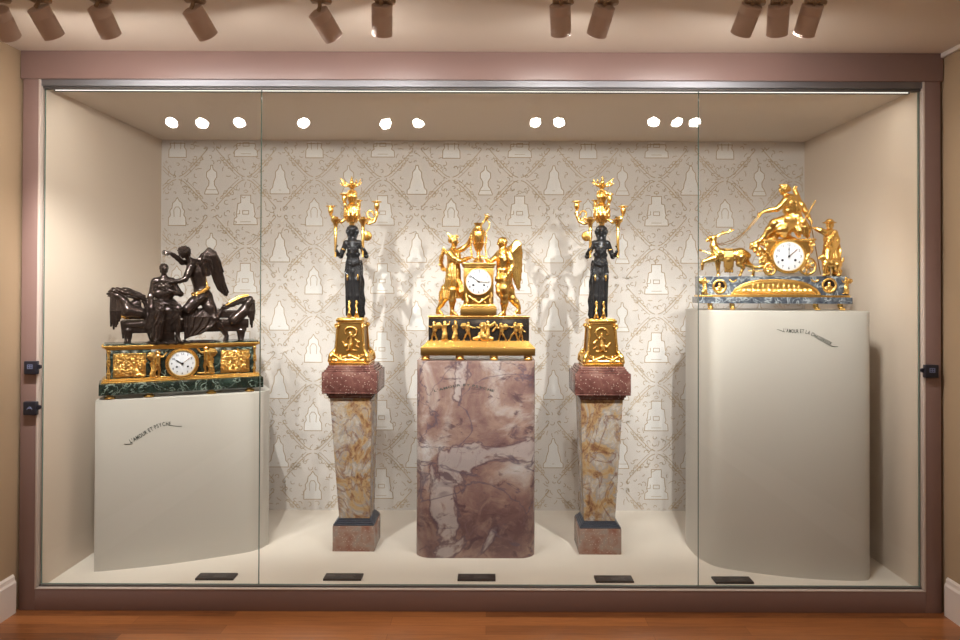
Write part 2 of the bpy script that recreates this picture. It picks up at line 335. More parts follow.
# ------------------------------------------------------------------ sculpting: smooth distance fields turned into one mesh
class Sculpt:
    def __init__(s, h): s.h = h; s.p = []
    def add(s, fn, lo, hi, k=0.0, sub=False): s.p.append((fn, np.array(lo, float), np.array(hi, float), k, sub)); return s
    def cap(s, a, b, ra, rb=None, k=0.004, disp=None, sub=False):
        a = np.array(a, float); b = np.array(b, float); rb = ra if rb is None else rb; ab = b - a; L = max(np.dot(ab, ab), 1e-12)
        def fn(P):
            t = np.clip(((P - a) @ ab) / L, 0, 1)
            d = np.sqrt(((P - a - t[..., None] * ab) ** 2).sum(-1)) - (ra + (rb - ra) * t)
            return d + disp(P) if disp else d
        R = max(ra, rb); return s.add(fn, np.minimum(a, b) - R, np.maximum(a, b) + R, k, sub)
    def chain(s, pts, k=0.004, disp=None):
        for (a, ra), (b, rb) in zip(pts[:-1], pts[1:]): s.cap(a, b, ra, rb, k, disp)
        return s
    def ell(s, c, r, rot=None, k=0.004, disp=None, sub=False):
        c = np.array(c, float); r = np.array(r, float) if np.ndim(r) else np.array([r, r, r], float)
        Q = np.eye(3) if rot is None else np.array(rot)
        def fn(P):
            q = (P - c) @ Q
            k0 = np.sqrt(((q / r) ** 2).sum(-1)); k1 = np.sqrt(((q / (r * r)) ** 2).sum(-1))
            d = k0 * (k0 - 1) / np.maximum(k1, 1e-9)
            return d + disp(P) if disp else d
        R = r.max() * 1.0; return s.add(fn, c - R, c + R, k, sub)
    def box(s, c, half, rnd=0.002, rot=None, k=0.002, disp=None, sub=False):
        c = np.array(c, float); half = np.array(half, float); Q = np.eye(3) if rot is None else np.array(rot)
        def fn(P):
            q = np.abs((P - c) @ Q) - half + rnd
            d = np.sqrt((np.maximum(q, 0) ** 2).sum(-1)) + np.minimum(q.max(-1), 0) - rnd
            return d + disp(P) if disp else d
        R = np.abs(Q) @ half; return s.add(fn, c - R, c + R, k, sub)
    def skirt(s, levels, n=12, amp=0.1, ph=0.0, twist=0.0, k=0.004, grow=True):
        """levels: (centre xyz, rx, ry), any order; pleats deepen downwards"""
        lv = sorted(levels, key=lambda q: q[0][2]); z = np.array([q[0][2] for q in lv])
        X = np.array([q[0][0] for q in lv]); Y = np.array([q[0][1] for q in lv]); RX = np.array([q[1] for q in lv]); RY = np.array([q[2] for q in lv])
        z0, z1 = z[0], z[-1]
        def fn(P):
            zz = P[..., 2]; cx = np.interp(zz, z, X); cy = np.interp(zz, z, Y); rx = np.interp(zz, z, RX); ry = np.interp(zz, z, RY)
            u = (P[..., 0] - cx) / rx; w = (P[..., 1] - cy) / ry; th = np.arctan2(w, u)
            g = np.clip((z1 - zz) / (z1 - z0), 0, 1) if grow else 1.0
            f = amp * (0.25 + 0.75 * g) * (np.sin(n * th + ph + twist * (zz - z0)) + 0.5 * np.sin((n * 0.61) * th + 1.3 + ph))
            d = (np.sqrt(u * u + w * w) - 1 - f) * np.minimum(rx, ry) * 0.8
            return np.maximum(d, np.maximum(z0 - zz, zz - z1))
        m = 1 + amp * 1.5
        return s.add(fn, (np.min(X - RX * m), np.min(Y - RY * m), z0), (np.max(X + RX * m), np.max(Y + RY * m), z1), k)
    def plate(s, poly, yc, t, rid=0.0, nrid=10, root=None, tilt=(0, 0), k=0.003, rnd=0.002):
        """poly in (x, z), thickness t about the depth yc (+tilt), feather ridges fanning from root"""
        poly = np.array(poly, float); a = poly; b = np.roll(poly, -1, 0)
        rt = np.array(root if root is not None else poly[0], float); cen = poly.mean(0)
        def fn(P):
            x = P[..., 0]; z = P[..., 2]; d2 = np.full(x.shape, 1e9); ins = np.zeros(x.shape, bool)
            for p, q in zip(a, b):
                e = q - p; t_ = np.clip(((x - p[0]) * e[0] + (z - p[1]) * e[1]) / max(e @ e, 1e-12), 0, 1)
                d2 = np.minimum(d2, (x - p[0] - t_ * e[0]) ** 2 + (z - p[1] - t_ * e[1]) ** 2)
                c = (p[1] > z) != (q[1] > z)
                with np.errstate(divide='ignore', invalid='ignore'): xi = p[0] + (z - p[1]) * e[0] / (e[1] if abs(e[1]) > 1e-12 else 1e-12)
                ins ^= c & (x < xi)
            d2 = np.sqrt(d2); d2 = np.where(ins, -d2, d2)
            y = P[..., 1] - (yc + tilt[0] * (x - cen[0]) + tilt[1] * (z - cen[1]))
            tt = t * (0.55 + 0.45 * np.clip(-d2 / (3 * t), 0, 1))
            if rid:
                an = np.arctan2(z - rt[1], x - rt[0]); rr = np.hypot(z - rt[1], x - rt[0])
                tt = tt + rid * np.sin(an * nrid * 2 + 60 * rr) * np.clip(rr / 0.05, 0.3, 1) + 0.15 * rid * np.sin(rr * 160)
            q = np.stack([d2 + rnd, np.abs(y) - tt + rnd], -1)
            return np.sqrt((np.maximum(q, 0) ** 2).sum(-1)) + np.minimum(q.max(-1), 0) - rnd
        ex = abs(tilt[0]) * np.ptp(poly[:, 0]) + abs(tilt[1]) * np.ptp(poly[:, 1]) + t + abs(rid) * 1.5
        return s.add(fn, (poly[:, 0].min(), yc - ex, poly[:, 1].min()), (poly[:, 0].max(), yc + ex, poly[:, 1].max()), k)
    def feathers(s, P, lead, trail, n, r, d, dd=0.0, rows=2):
        """quills from the leading edge to the tips; lead, trail: pixel polylines, P: pixel map, r in metres"""
        L = np.array(spline(lead, 8)); T = np.array(spline(trail, 8))
        at = lambda A, t: A[min(int(t * (len(A) - 1) + .5), len(A) - 1)]
        for row in range(rows):
            for k in range(n):
                t = k / (n - 1); a = at(L, t); b = at(T, t); f = 1.0 if row == 0 else (0.55 if row == 1 else .3); b = a + (b - a) * f
                m = (a + b) / 2; z = d - row * 1.0 + dd * (t - .5)
                s.chain([(P(a[0], a[1], z), r * .8), (P(m[0], m[1], z - .5), r * 1.1), (P(b[0], b[1], z), r * .55)], r * .25)
        return s
    def mesh(s, name):
        h = s.h; pos = [q for q in s.p if not q[4]]
        lo = np.min([q[1] for q in pos], 0) - 3 * h; hi = np.max([q[2] for q in pos], 0) + 3 * h
        n = np.ceil((hi - lo) / h).astype(int) + 1
        D = np.full(n, 1.0, np.float32)
        ax = [lo[i] + np.arange(n[i]) * h for i in range(3)]
        for fn, a, b, k, sub in s.p:
            m = max(k, 0) + 2.5 * h
            i0 = np.clip(np.floor((a - m - lo) / h).astype(int), 0, n - 1); i1 = np.clip(np.ceil((b + m - lo) / h).astype(int) + 1, 1, n)
            if (i1 <= i0).any(): continue
            sl = tuple(slice(i0[i], i1[i]) for i in range(3))
            P = np.stack(np.meshgrid(*[ax[i][sl[i]] for i in range(3)], indexing='ij'), -1)
            d = fn(P).astype(np.float32); o = D[sl]
            if sub: d = -d; D[sl] = np.maximum(o, d); continue
            if k > 0:
                w = np.maximum(k - np.abs(o - d), 0) / k; D[sl] = np.minimum(o, d) - w * w * k * 0.25
            else: D[sl] = np.minimum(o, d)
        D[D == 0] = 1e-7
        ins = D < 0; cs = tuple(n - 1)
        S = np.zeros(cs + (3,), np.float32); N = np.zeros(cs, np.float32); quads = []
        idx = np.stack(np.nonzero(np.ones(1)), -1)
        crossing = []
        for axx in range(3):
            sa = [slice(None)] * 3; sb = [slice(None)] * 3; sa[axx] = slice(0, -1); sb[axx] = slice(1, None)
            A = D[tuple(sa)]; B = D[tuple(sb)]; c = np.nonzero((A < 0) != (B < 0)); va = A[c]; vb = B[c]; t = va / (va - vb)
            p = np.stack(c, -1).astype(np.float32); p[:, axx] += t
            o1, o2 = (axx + 1) % 3, (axx + 2) % 3
            for e1 in (0, 1):
                for e2 in (0, 1):
                    q = [c[0].copy(), c[1].copy(), c[2].copy()]; q[o1] -= e1; q[o2] -= e2
                    ok = (q[o1] >= 0) & (q[o2] >= 0) & (q[o1] < cs[o1]) & (q[o2] < cs[o2])
                    qq = tuple(x[ok] for x in q); np.add.at(N, qq, 1); np.add.at(S, qq, p[ok])
            crossing.append((c, va < 0, o1, o2))
        act = np.nonzero(N > 0); vid = np.full(cs, -1, np.int64); vid[act] = np.arange(len(act[0]))
        V = S[act] / N[act][:, None] * h + lo
        for axx, (c, ain, o1, o2) in enumerate(crossing):
            def cell(e1, e2):
                q = [c[0], c[1], c[2]]; q[o1] = q[o1] - e1; q[o2] = q[o2] - e2; return vid[tuple(q)]
            Q = np.stack([cell(1, 1), cell(0, 1), cell(0, 0), cell(1, 0)], -1)
            Q[~ain] = Q[~ain][:, ::-1]; quads.append(Q)
        Q = np.concatenate(quads)
        me = bpy.data.meshes.new(name)
        me.vertices.add(len(V)); me.vertices.foreach_set('co', V.astype(np.float32).ravel())
        me.loops.add(Q.size); me.loops.foreach_set('vertex_index', Q.astype(np.int32).ravel())
        me.polygons.add(len(Q)); me.polygons.foreach_set('loop_start', np.arange(0, Q.size, 4, dtype=np.int32))
        me.polygons.foreach_set('use_smooth', np.ones(len(Q), bool))
        me.update(calc_edges=True); me.validate(); return me
    def obj(s, name, mats, parent=None):
        me = s.mesh(name); me.materials.append(mats); return link(bpy.data.objects.new(name, me), parent)

def curls(f, a):
    return lambda P: a * np.sin(P[..., 0] * f + 1.3 * np.sin(P[..., 2] * f * 0.7)) * np.sin(P[..., 1] * f + 0.6) * np.sin(P[..., 2] * f + 1.1 * np.sin(P[..., 0] * f * 0.8))
def folds(f, a, dx, dz, dy=0.3):
    return lambda P: a * np.sin(f * (P[..., 0] * dx + P[..., 2] * dz + P[..., 1] * dy) + 2.0 * np.sin(P[..., 2] * f * 0.13) + 1.5 * np.sin(P[..., 0] * f * 0.17))
def basis(f, up=(0, 0, 1)):
    """columns: right, forward f, up"""
    f = np.array(f, float); f /= np.linalg.norm(f); r = np.cross(f, up); r /= np.linalg.norm(r); u = np.cross(r, f)
    return np.stack([r, f, u], 1)
def head(S, c, r, f, up=(0, 0, 1)):
    """r = half the head height, f = where the face looks"""
    B = basis(f, up); c = np.array(c, float); at = lambda x, y, z: c + B @ (np.array([x, y, z]) * r)
    S.ell(at(0, -0.10, 0.22), np.array([0.72, 0.86, 0.78]) * r, B, 0.1 * r)
    S.ell(at(0, 0.18, -0.22), np.array([0.58, 0.62, 0.76]) * r, B, 0.25 * r)
    S.cap(at(0, 0.74, 0.18), at(0, 0.98, -0.16), 0.10 * r, 0.15 * r, 0.10 * r)            # nose
    S.cap(at(-0.40, 0.66, 0.24), at(0.40, 0.66, 0.24), 0.13 * r, 0.13 * r, 0.15 * r)       # brow
    S.ell(at(0, 0.58, -0.82), 0.22 * r, None, 0.2 * r)                                       # chin
    S.cap(at(-0.16, 0.76, -0.46), at(0.16, 0.76, -0.46), 0.08 * r, 0.08 * r, 0.08 * r)     # lips
    for sx in (-1, 1):
        S.ell(at(sx * 0.30, 0.84, 0.06), np.array([0.15, 0.13, 0.10]) * r, B, 0, sub=True)  # eye hollows
        S.ell(at(sx * 0.30, 0.68, 0.06), 0.14 * r, None, 0.03 * r)
        S.ell(at(sx * 0.74, -0.02, -0.02), np.array([0.10, 0.18, 0.26]) * r, B, 0.06 * r)    # ears
    return at
def hand(S, w, d, nrm, L, curl=0.35):
    """w wrist, d direction, nrm back of hand, L hand length"""
    d = np.array(d, float); d /= np.linalg.norm(d); nrm = np.array(nrm, float); nrm -= d * (nrm @ d); nrm /= np.linalg.norm(nrm); sd = np.cross(d, nrm); w = np.array(w, float)
    S.ell(w + d * L * 0.28, (L * 0.22, L * 0.30, L * 0.12), np.stack([sd, d, nrm], 1), 0.1 * L)
    for i, ln in enumerate((0.40, 0.47, 0.44, 0.34)):
        b = w + d * L * 0.48 + sd * L * (i - 1.5) * 0.125
        m = b + d * L * ln * 0.5 + sd * L * (i - 1.5) * 0.03 - nrm * L * curl * 0.12
        e = m + d * L * ln * 0.45 - nrm * L * curl * 0.32
        S.chain([(b, L * 0.062), (m, L * 0.056), (e, L * 0.046)], 0.02 * L)
    b = w + d * L * 0.12 - sd * L * 0.18; S.chain([(b, L * 0.075), (b + d * L * 0.2 - sd * L * 0.14, L * 0.065), (b + d * L * 0.40 - sd * L * 0.16 - nrm * L * 0.05, L * 0.05)], 0.03 * L)
def foot(S, a, t, r):
    """a ankle, t toes"""
    a = np.array(a, float); t = np.array(t, float); d = (t - a); dn = d / np.linalg.norm(d)
    heel = a + np.array([0, 0, min(t[2] - a[2], -r)]) * 0.8 - dn * r * 0.6
    S.chain([(a, r), (heel, r * 0.8)], r * 0.5); S.chain([(heel, r * 0.75), (a + d * 0.6, r * 0.75), (t, r * 0.5)], r * 0.5); S.chain([(a, r * 0.95), (a + d * 0.6, r * 0.7)], r * 0.5)
    sd = np.cross(dn, (0, 0, 1)); sd /= max(np.linalg.norm(sd), 1e-6)
    for i in range(4): S.cap(t - dn * r * 0.4 + sd * r * (i - 1.5) * 0.34, t + dn * r * (0.35 - 0.12 * i) + sd * r * (i - 1.5) * 0.34, r * 0.24, r * 0.2, r * 0.1)

# ================================================================== the room
FL, CE = 0.018, 2.618
XL, XR = -2.180, 2.127
CX0, CX1, CZ0, CZ1, CY1 = -2.083, 2.027, 0.11, 2.465, 1.22
def struct(o): o['kind'] = 'structure'; return o
struct(box('floor', -3.0, 3.0, -6.0, 0.12, FL - 0.10, FL, M['wood']))
struct(box('ceiling', -2.6, 2.6, -6.0, 0.12, CE, CE + 0.1, M['ceiling']))
struct(box('wall_left', XL - 0.1, XL, -6.0, 0.12, FL, CE, M['room_wall']))
struct(box('wall_right', XR, XR + 0.1, -6.0, 0.12, FL, CE, M['room_wall']))
def skirting(name, x, sgn):
    pr = [(0, FL), (0.018, FL), (0.018, FL + 0.140), (0.012, FL + 0.150), (0.010, FL + 0.166), (0.004, FL + 0.175), (0, FL + 0.175)]
    bm = bmesh.new(); a = [bm.verts.new((x + sgn * px, -6.0, z)) for px, z in pr]; b = [bm.verts.new((x + sgn * px, -0.055, z)) for px, z in pr]
    n = len(pr)
    for k in range(n): bm.faces.new((a[k], a[(k+1) % n], b[(k+1) % n], b[k]))
    bm.faces.new(a); bm.faces.new(b[::-1]); struct(obj(name, bm, M['baseboard']))
skirting('baseboard_left', XL, 1); skirting('baseboard_right', XR, -1)
struct(box('trim_1', XR - 0.018, XR, -6.0, -0.03, CE - 0.022, CE, M['baseboard'], None, 0.004))

# ------------------------------------------------------------------ inside of the case
struct(box('floor_inner', CX0 - 0.05, CX1 + 0.05, 0.012, CY1 + 0.1, CZ0 - 0.06, CZ0, M['case_floor']))
struct(box('ceiling_inner', CX0 - 0.05, CX1 + 0.05, 0.012, CY1 + 0.1, CZ1, CZ1 + 0.06, M['case_ceiling']))
struct(box('wall_inner_left', CX0 - 0.05, CX0, 0.012, CY1 + 0.1, CZ0, CZ1, M['case_wall']))
struct(box('wall_inner_right', CX1, CX1 + 0.05, 0.012, CY1 + 0.1, CZ0, CZ1, M['case_wall']))

def wallpaper():
    bm = bmesh.new(); rnd = random.Random(4)
    add_box(bm, CX0, CX1, CY1, CY1 + 0.06, CZ0, CZ1, 0, 2, 0)
    U = 4.62 / F            # one pixel on this wall
    def pos(px, py, lift): return ((px - 487) * U, CY1 - lift, EYE - (py - 292 + 1.4) * U)
    X0, X1, Z0, Z1 = CX0, CX1, CZ0, CZ1
    def inside(px, py, m=0.4):
        x, _, z = pos(px, py, 0); return X0 + m*U < x < X1 - m*U and Z0 + m*U < z < Z1 - m*U
    def ribbon(pts, w, mi, lift):
        for (a, b) in zip(pts[:-1], pts[1:]):
            if not (inside(*a, 1.2) and inside(*b, 1.2)): continue
            dx, dy = b[0]-a[0], b[1]-a[1]; L = math.hypot(dx, dy)
            if L < 1e-6: continue
            nx, ny = -dy/L*w/2, dx/L*w/2; ex, ey = dx/L*w*0.25, dy/L*w*0.25
            q = [(a[0]+nx-ex, a[1]+ny-ey), (b[0]+nx+ex, b[1]+ny+ey), (b[0]-nx+ex, b[1]-ny+ey), (a[0]-nx-ex, a[1]-ny-ey)]
            bm.faces.new([bm.verts.new(pos(*p, lift)) for p in q]).material_index = mi
    def fill(pts, mi, lift):
        q = []
        for (x, y) in pts:
            _, _, z = pos(x, y, 0); yy = y
            lim = 292 - 1.4 - (Z1 - EYE) / U + 0.5
            q.append((x, max(y, lim)))
        xs = [p[0] for p in q]; ys = [p[1] for p in q]
        if max(ys) - min(ys) < 1 or min(xs) < (X0/U+487) + 0.5 or max(xs) > (X1/U+487) - 0.5 or max(ys) > 292 - 1.4 - (Z0-EYE)/U - 0.5: return False
        try:
            f = bm.faces.new([bm.verts.new(pos(*p, lift)) for p in q]); f.material_index = mi
        except ValueError: return False
        return True
    def sym(h): return h + [(-x, y) for x, y in h[::-1]]
    building = sym([(-5.0, -17), (-5.0, -9.5), (-8.0, -8.5), (-8.8, -1), (-9.6, 2), (-8.6, 4.5), (-11.3, 6.5), (-11.8, 12.5)])
    arch = sym([(0, -14.5), (-2.2, -11), (-4.6, -9), (-5.2, -4), (-7.4, -1), (-6.6, 3), (-8.6, 6), (-8.8, 13.5)])
    cone = sym([(-1.0, -15.5), (-2.0, -11.5), (-4.6, -8.5), (-4.8, -3), (-6.6, 2), (-7.4, 7), (-9.8, 9.5), (-9.9, 13.5)])
    vase = sym([(-0.8, -15), (-1.4, -11), (-5.0, -8), (-5.2, -3.5), (-2.6, 1), (-2.9, 5), (-5.0, 8), (-6.8, 12.5), (-6.8, 14)])
    def motif(sh, cx, cy):
        pts = [(cx + x, cy + y) for x, y in sh]
        if fill(pts, 1, 0.0004):
            ribbon([(x, max(y, 142.5)) for x, y in pts + pts[:1]], 0.75, 2, 0.0007)
            if sh is building:
                ribbon([(cx-3, cy+2), (cx+3, cy+2), (cx+3, cy-1.6), (cx-3, cy-1.6), (cx-3, cy+2)], 0.6, 2, 0.0009)
                ribbon([(cx-9, cy+2), (cx-6, cy+1.5), (cx-6, cy-2)], 0.6, 2, 0.0009)
                ribbon([(cx-2.2, cy-21), (cx, cy-22.4), (cx+2.2, cy-21), (cx+1, cy-19.5), (cx-1.2, cy-19.5)], 0.6, 3, 0.0009)
            if sh is arch: ribbon([(cx-3, cy+5), (cx-3.4, cy-2), (cx-1.5, cy-5), (cx+1.5, cy-5), (cx+3.4, cy-2), (cx+3, cy+5)], 0.6, 2, 0.0009)
            ribbon([(cx + sh[-1][0], cy + 9.6), (cx - sh[-1][0], cy + 9.6)] if sh is not vase else [(cx-5, cy+9.5), (cx+5, cy+9.5)], 0.45, 4, 0.0009)
    def scroll(cx, cy):
        for sx in (-1, 1):
            for sy in (-1, 1):
                pts = spline([(cx + sx*1.5, cy + sy*32.5), (cx + sx*6, cy + sy*30.5), (cx + sx*13, cy + sy*24), (cx + sx*20, cy + sy*16.5), (cx + sx*27, cy + sy*8.5), (cx + sx*30, cy + sy*4.5), (cx+sx*28, cy+sy*3), (cx+sx*26.8, cy+sy*5)], 5)
                ribbon(pts, 0.8, 3, 0.0006)
                ribbon([(x + sx*1.8, y + sy*1.9) for x, y in pts[4:18]], 0.5, 4, 0.0006)
                for (lx, ly, s_) in ((17, 17.5, 1), (20.5, 20, 1), (14.5, 20.5, 1), (24, 15, .8)):   # leaf sprig
                    x, y = cx + sx*lx, cy + sy*ly
                    ribbon([(x - sx*2.2*s_, y + sy*1.6*s_), (x - sx*.4, y - sy*1.5*s_), (x + sx*2.2*s_, y - sy*1.8*s_), (x + sx*.6, y + sy*1.4*s_), (x - sx*2.2*s_, y + sy*1.6*s_)], 0.55, 3, 0.0009)
                ribbon(spline([(cx + sx*8, cy + sy*27), (cx + sx*9.5, cy + sy*23.5), (cx + sx*7.2, cy + sy*22), (cx + sx*6.2, cy + sy*24)], 4), 0.5, 4, 0.0008)
    kinds = (building, cone, arch, vase)
    for i in range(-3, 18):
        cx = 245.2 + i * 34.27; kd = kinds[i % 4]
        for j in range(-2, 7):
            cy = (211.5 if i % 2 == 0 else 179.5) + j * 68.2
            motif(kd, cx, cy)
            if i % 2 == 0: scroll(cx, cy)
    occ = lambda x, y: any(abs(x - (245.2 + i*34.27)) < 10.5 and abs((y - (211.5 if i % 2 == 0 else 179.5) + 34.1) % 68.2 - 34.1) < 16 for i in range(-3, 18))
    x = 166.0
    while x < 812:
        y = 140.0
        while y < 520:
            px, py = x + rnd.uniform(-3.2, 3.2), y + rnd.uniform(-3.2, 3.2); y += 7.6
            if occ(px, py): continue
            a = rnd.uniform(0, 6.28); r = rnd.uniform(1.3, 2.3); sp = rnd.uniform(1.5, 4.2); typ = rnd.random()
            if typ < 0.55: pts = [(px + r*math.cos(a + sp*t/5), py + r*math.sin(a + sp*t/5)) for t in range(6)]
            elif typ < 0.8: pts = [(px-1.3*r*math.cos(a), py-1.3*r*math.sin(a)), (px+.5*math.sin(a), py-.5*math.cos(a)), (px+1.3*r*math.cos(a), py+1.3*r*math.sin(a))]
            else: pts = [(px + r*math.cos(a + t*.9), py + r*math.sin(a + t*.9)*.7) for t in range(5)]
            ribbon(pts, 0.62, 4, 0.0005)
        x += 7.6
    bmesh.ops.recalc_face_normals(bm, faces=[f for f in bm.faces if f.material_index == 0 and len(f.verts) == 4 and f.calc_area() > 0.05])
    me = bpy.data.meshes.new('wall_back'); 
    for f in bm.faces:
        if f.calc_center_median().y < CY1 - 0.0001 and f.normal.y > 0: f.normal_flip()
    bm.to_mesh(me); bm.free()
    for m in ('paper', 'paper_grey', 'paper_tan', 'paper_gold', 'paper_brown'): me.materials.append(M[m])
    struct(link(bpy.data.objects.new('wall_back', me)))
wallpaper()

# ------------------------------------------------------------------ the glazed front of the case
case = empty('display_case', (0, 0, FL))
tag(case, 'wide built-in glass display case in a mauve wooden frame holding the clocks', 'display case')
FZ = -FL
def cbox(name, x0, x1, y0, y1, z0, z1, m, bev=0.002, parent=None): return box(name, x0, x1, y0, y1, z0 + FZ, z1 + FZ, m, parent or case, bev)
OL, OR = -2.166, 2.112
cbox('header', OL - 0.008, OR + 0.008, -0.040, 0.02, 2.487, CE, M['frame'])
cbox('jamb', OL, CX0 - 0.010, -0.032, 0.02, FL, 2.487, M['frame'])
cbox('jamb', CX1 + 0.012, OR, -0.032, 0.02, FL, 2.487, M['frame'])
cbox('bottom_rail', CX0 - 0.010, CX1 + 0.012, -0.032, 0.02, FL, 0.1165, M['frame'])
cbox('top_rail', CX0 - 0.006, CX1 + 0.008, -0.026, -0.002, 2.458, 2.487, M['alu'], 0.0)
cbox('shadow_profile', CX0 - 0.006, CX1 + 0.008, -0.012, 0.010, 2.448, 2.458, M['alu_dark'], 0.001)
cbox('glazing_bead', CX0 - 0.010, CX0 - 0.002, -0.034, -0.004, 0.122, 2.487, M['trim_light'], 0.001)
cbox('glazing_bead', CX1 + 0.004, CX1 + 0.012, -0.034, -0.004, 0.122, 2.487, M['trim_light'], 0.001)
cbox('glazing_bead', CX0 - 0.010, CX1 + 0.012, -0.034, -0.004, 0.1165, 0.1205, M['trim_light'], 0.001)
cbox('bottom_profile', CX0 - 0.002, CX1 + 0.004, -0.012, 0.011, 0.116, 0.1275, M['alu_dark'], 0.001)
led = cbox('strip_light', CX0 + 0.03, CX1 - 0.03, 0.014, 0.034, 2.444, 2.464, M['alu_dark'], 0.001)
box('diffuser', CX0 + 0.04, CX1 - 0.04, 0.0125, 0.0145, 2.4455 + FZ, 2.4525 + FZ, M['led'], led)
seams = [CX0 - 0.002, -1.065, -0.042, 0.994, CX1 + 0.004]
for a, b in zip(seams[:-1], seams[1:]):
    bm = add_box(bmesh.new(), a + 0.0015, b - 0.0015, 0.0, 0.010, 0.128 + FZ, 2.455 + FZ)
    bm.normal_update()
    for f in bm.faces:
        if abs(f.normal.y) < 0.5: f.material_index = 1
    obj('glass_pane', bm, [M['glass'], M['glass_edge']], case)

# ------------------------------------------------------------------ spotlights on the ceiling
def spotlight(px0, py0, px1, py1, tpx, tpy, label, w=1.0):
    """(px0,py0) top and (px1,py1) bottom of the lamp body in the photograph; it is aimed at (tpx,tpy) inside the case"""
    py1 -= 3; P = W(px0, py0, -0.775); L = 0.108
    lo, hi = 0.90, 1.25                                   # how far forward the body leans: found from its length in the photograph
    best = None
    for k in range(60):
        el = lo + (hi - lo) * k / 59
        y = -0.775 + L * math.cos(el); q = W(px1, py1, y); v = q - P
        e = abs(np.linalg.norm(v) - L)
        if best is None or e < best[0]: best = (e, v)
    d = Vector(best[1]).normalized()
    top = Vector(P) - d * 0.0
    root = empty('ceiling_spotlight', (top.x, top.y, CE)); tag(root, label, 'spotlight', 'taupe spotlights along the ceiling')
    off = -Vector(root.location)
    Rm = d.to_track_quat('Z', 'Y').to_matrix(); r = 0.0385
    body = obj('lamp_body', add_lathe(bmesh.new(), [(0.030, 0.0), (0.032, -0.002), (r, 0.001), (r, 0.003), (r, 0.030), (r*0.985, 0.031), (r*0.985, 0.033), (r, 0.034), (r, L), (r - 0.003, L + 0.001), (r - 0.005, L - 0.012)], top + off, 32, Rm), M['spot_body'], root, True)
    lens = obj('lens', add_lathe(bmesh.new(), [(r - 0.006, L - 0.010), (r - 0.006, L - 0.004), (r - 0.012, L - 0.001), (0.001, L + 0.001)], top + off, 24, Rm), M['lens'], root, True)
    bm = bmesh.new(); bk = top + d * 0.018 + off
    add_tube(bm, [bk + Vector((0.0, -0.030, 0.010)), bk + Vector((0, -0.012, 0.036)), Vector((0, 0, -0.030))], 0.007, 10)
    add_lathe(bm, [(0.010, -0.034), (0.010, 0.0)], (0, 0, 0), 16)
    obj('stem', bm, M['spot_mount'], root, True)
    bm = bmesh.new(); add_box(bm, -0.050, 0.050, -0.018, 0.018, -0.022, 0.0, 0.003); add_lathe(bm, [(0.010, -0.030), (0.012, -0.022)], (0.034, 0, 0), 12)
    add_box(bm, -0.026, 0.026, -0.016, 0.016, -0.066, -0.040, 0.003); add_lathe(bm, [(0.014, -0.070), (0.017, -0.062), (0.014, -0.052)], (0.034, 0, 0), 12); add_tube(bm, [Vector((0, 0, -0.045)), Vector((0, 0, -0.01))], 0.012, 12)
    obj('mount', bm, M['spot_mount'], root, True)
    ld = bpy.data.lights.new('spot_beam', 'SPOT'); ld.energy = SPOT_W * w; ld.color = SPOT_COL; ld.spot_size = math.radians(60); ld.spot_blend = 0.9; ld.shadow_soft_size = 0.012
    lo_ = bpy.data.objects.new('spot_beam', ld); COL.objects.link(lo_); lo_.parent = root
    src = top + d * (L + 0.012); lo_.location = src + off
    T = Vector(W(tpx, tpy + 40, 0.65)); lo_.rotation_euler = (T - src).to_track_quat('-Z', 'Y').to_euler()
heads = [(-3, 10, 8, 35, 150, 400, 'taupe ceiling spotlight cut off by the left edge of the picture', 0.8),
 (38, 8, 53, 37, 160, 380, 'taupe ceiling spotlight leaning right, over the left end of the case frame', 0.8),
 (98, 7, 110, 36, 170, 320, 'taupe ceiling spotlight leaning right, second inside from the left wall', 0.9),
 (192, 9, 207, 37, 355, 290, 'lone taupe ceiling spotlight leaning right, well apart from its neighbours', 1.7),
 (318, 12, 332, 38, 480, 300, 'taupe ceiling spotlight leaning right, left one of the pair left of centre', 0.75),
 (382, 5, 382, 38, 350, 270, 'upright taupe ceiling spotlight, right one of the pair left of centre', 0.5),
 (560, 5, 561, 37, 600, 270, 'upright taupe ceiling spotlight, left one of the pair right of centre', 0.5),
 (605, 6, 597, 36, 480, 300, 'taupe ceiling spotlight leaning left, right one of the pair right of centre', 0.75),
 (752, 5, 741, 36, 600, 290, 'taupe ceiling spotlight leaning left, first of the trio over the right clock', 1.7),
 (779, 5, 777, 37, 790, 360, 'upright taupe ceiling spotlight, middle of the trio over the right clock', 0.85),
 (813, 5, 804, 37, 770, 270, 'taupe ceiling spotlight with glowing rim, last of the trio over the right clock', 0.8)]
for h in heads: spotlight(*h)

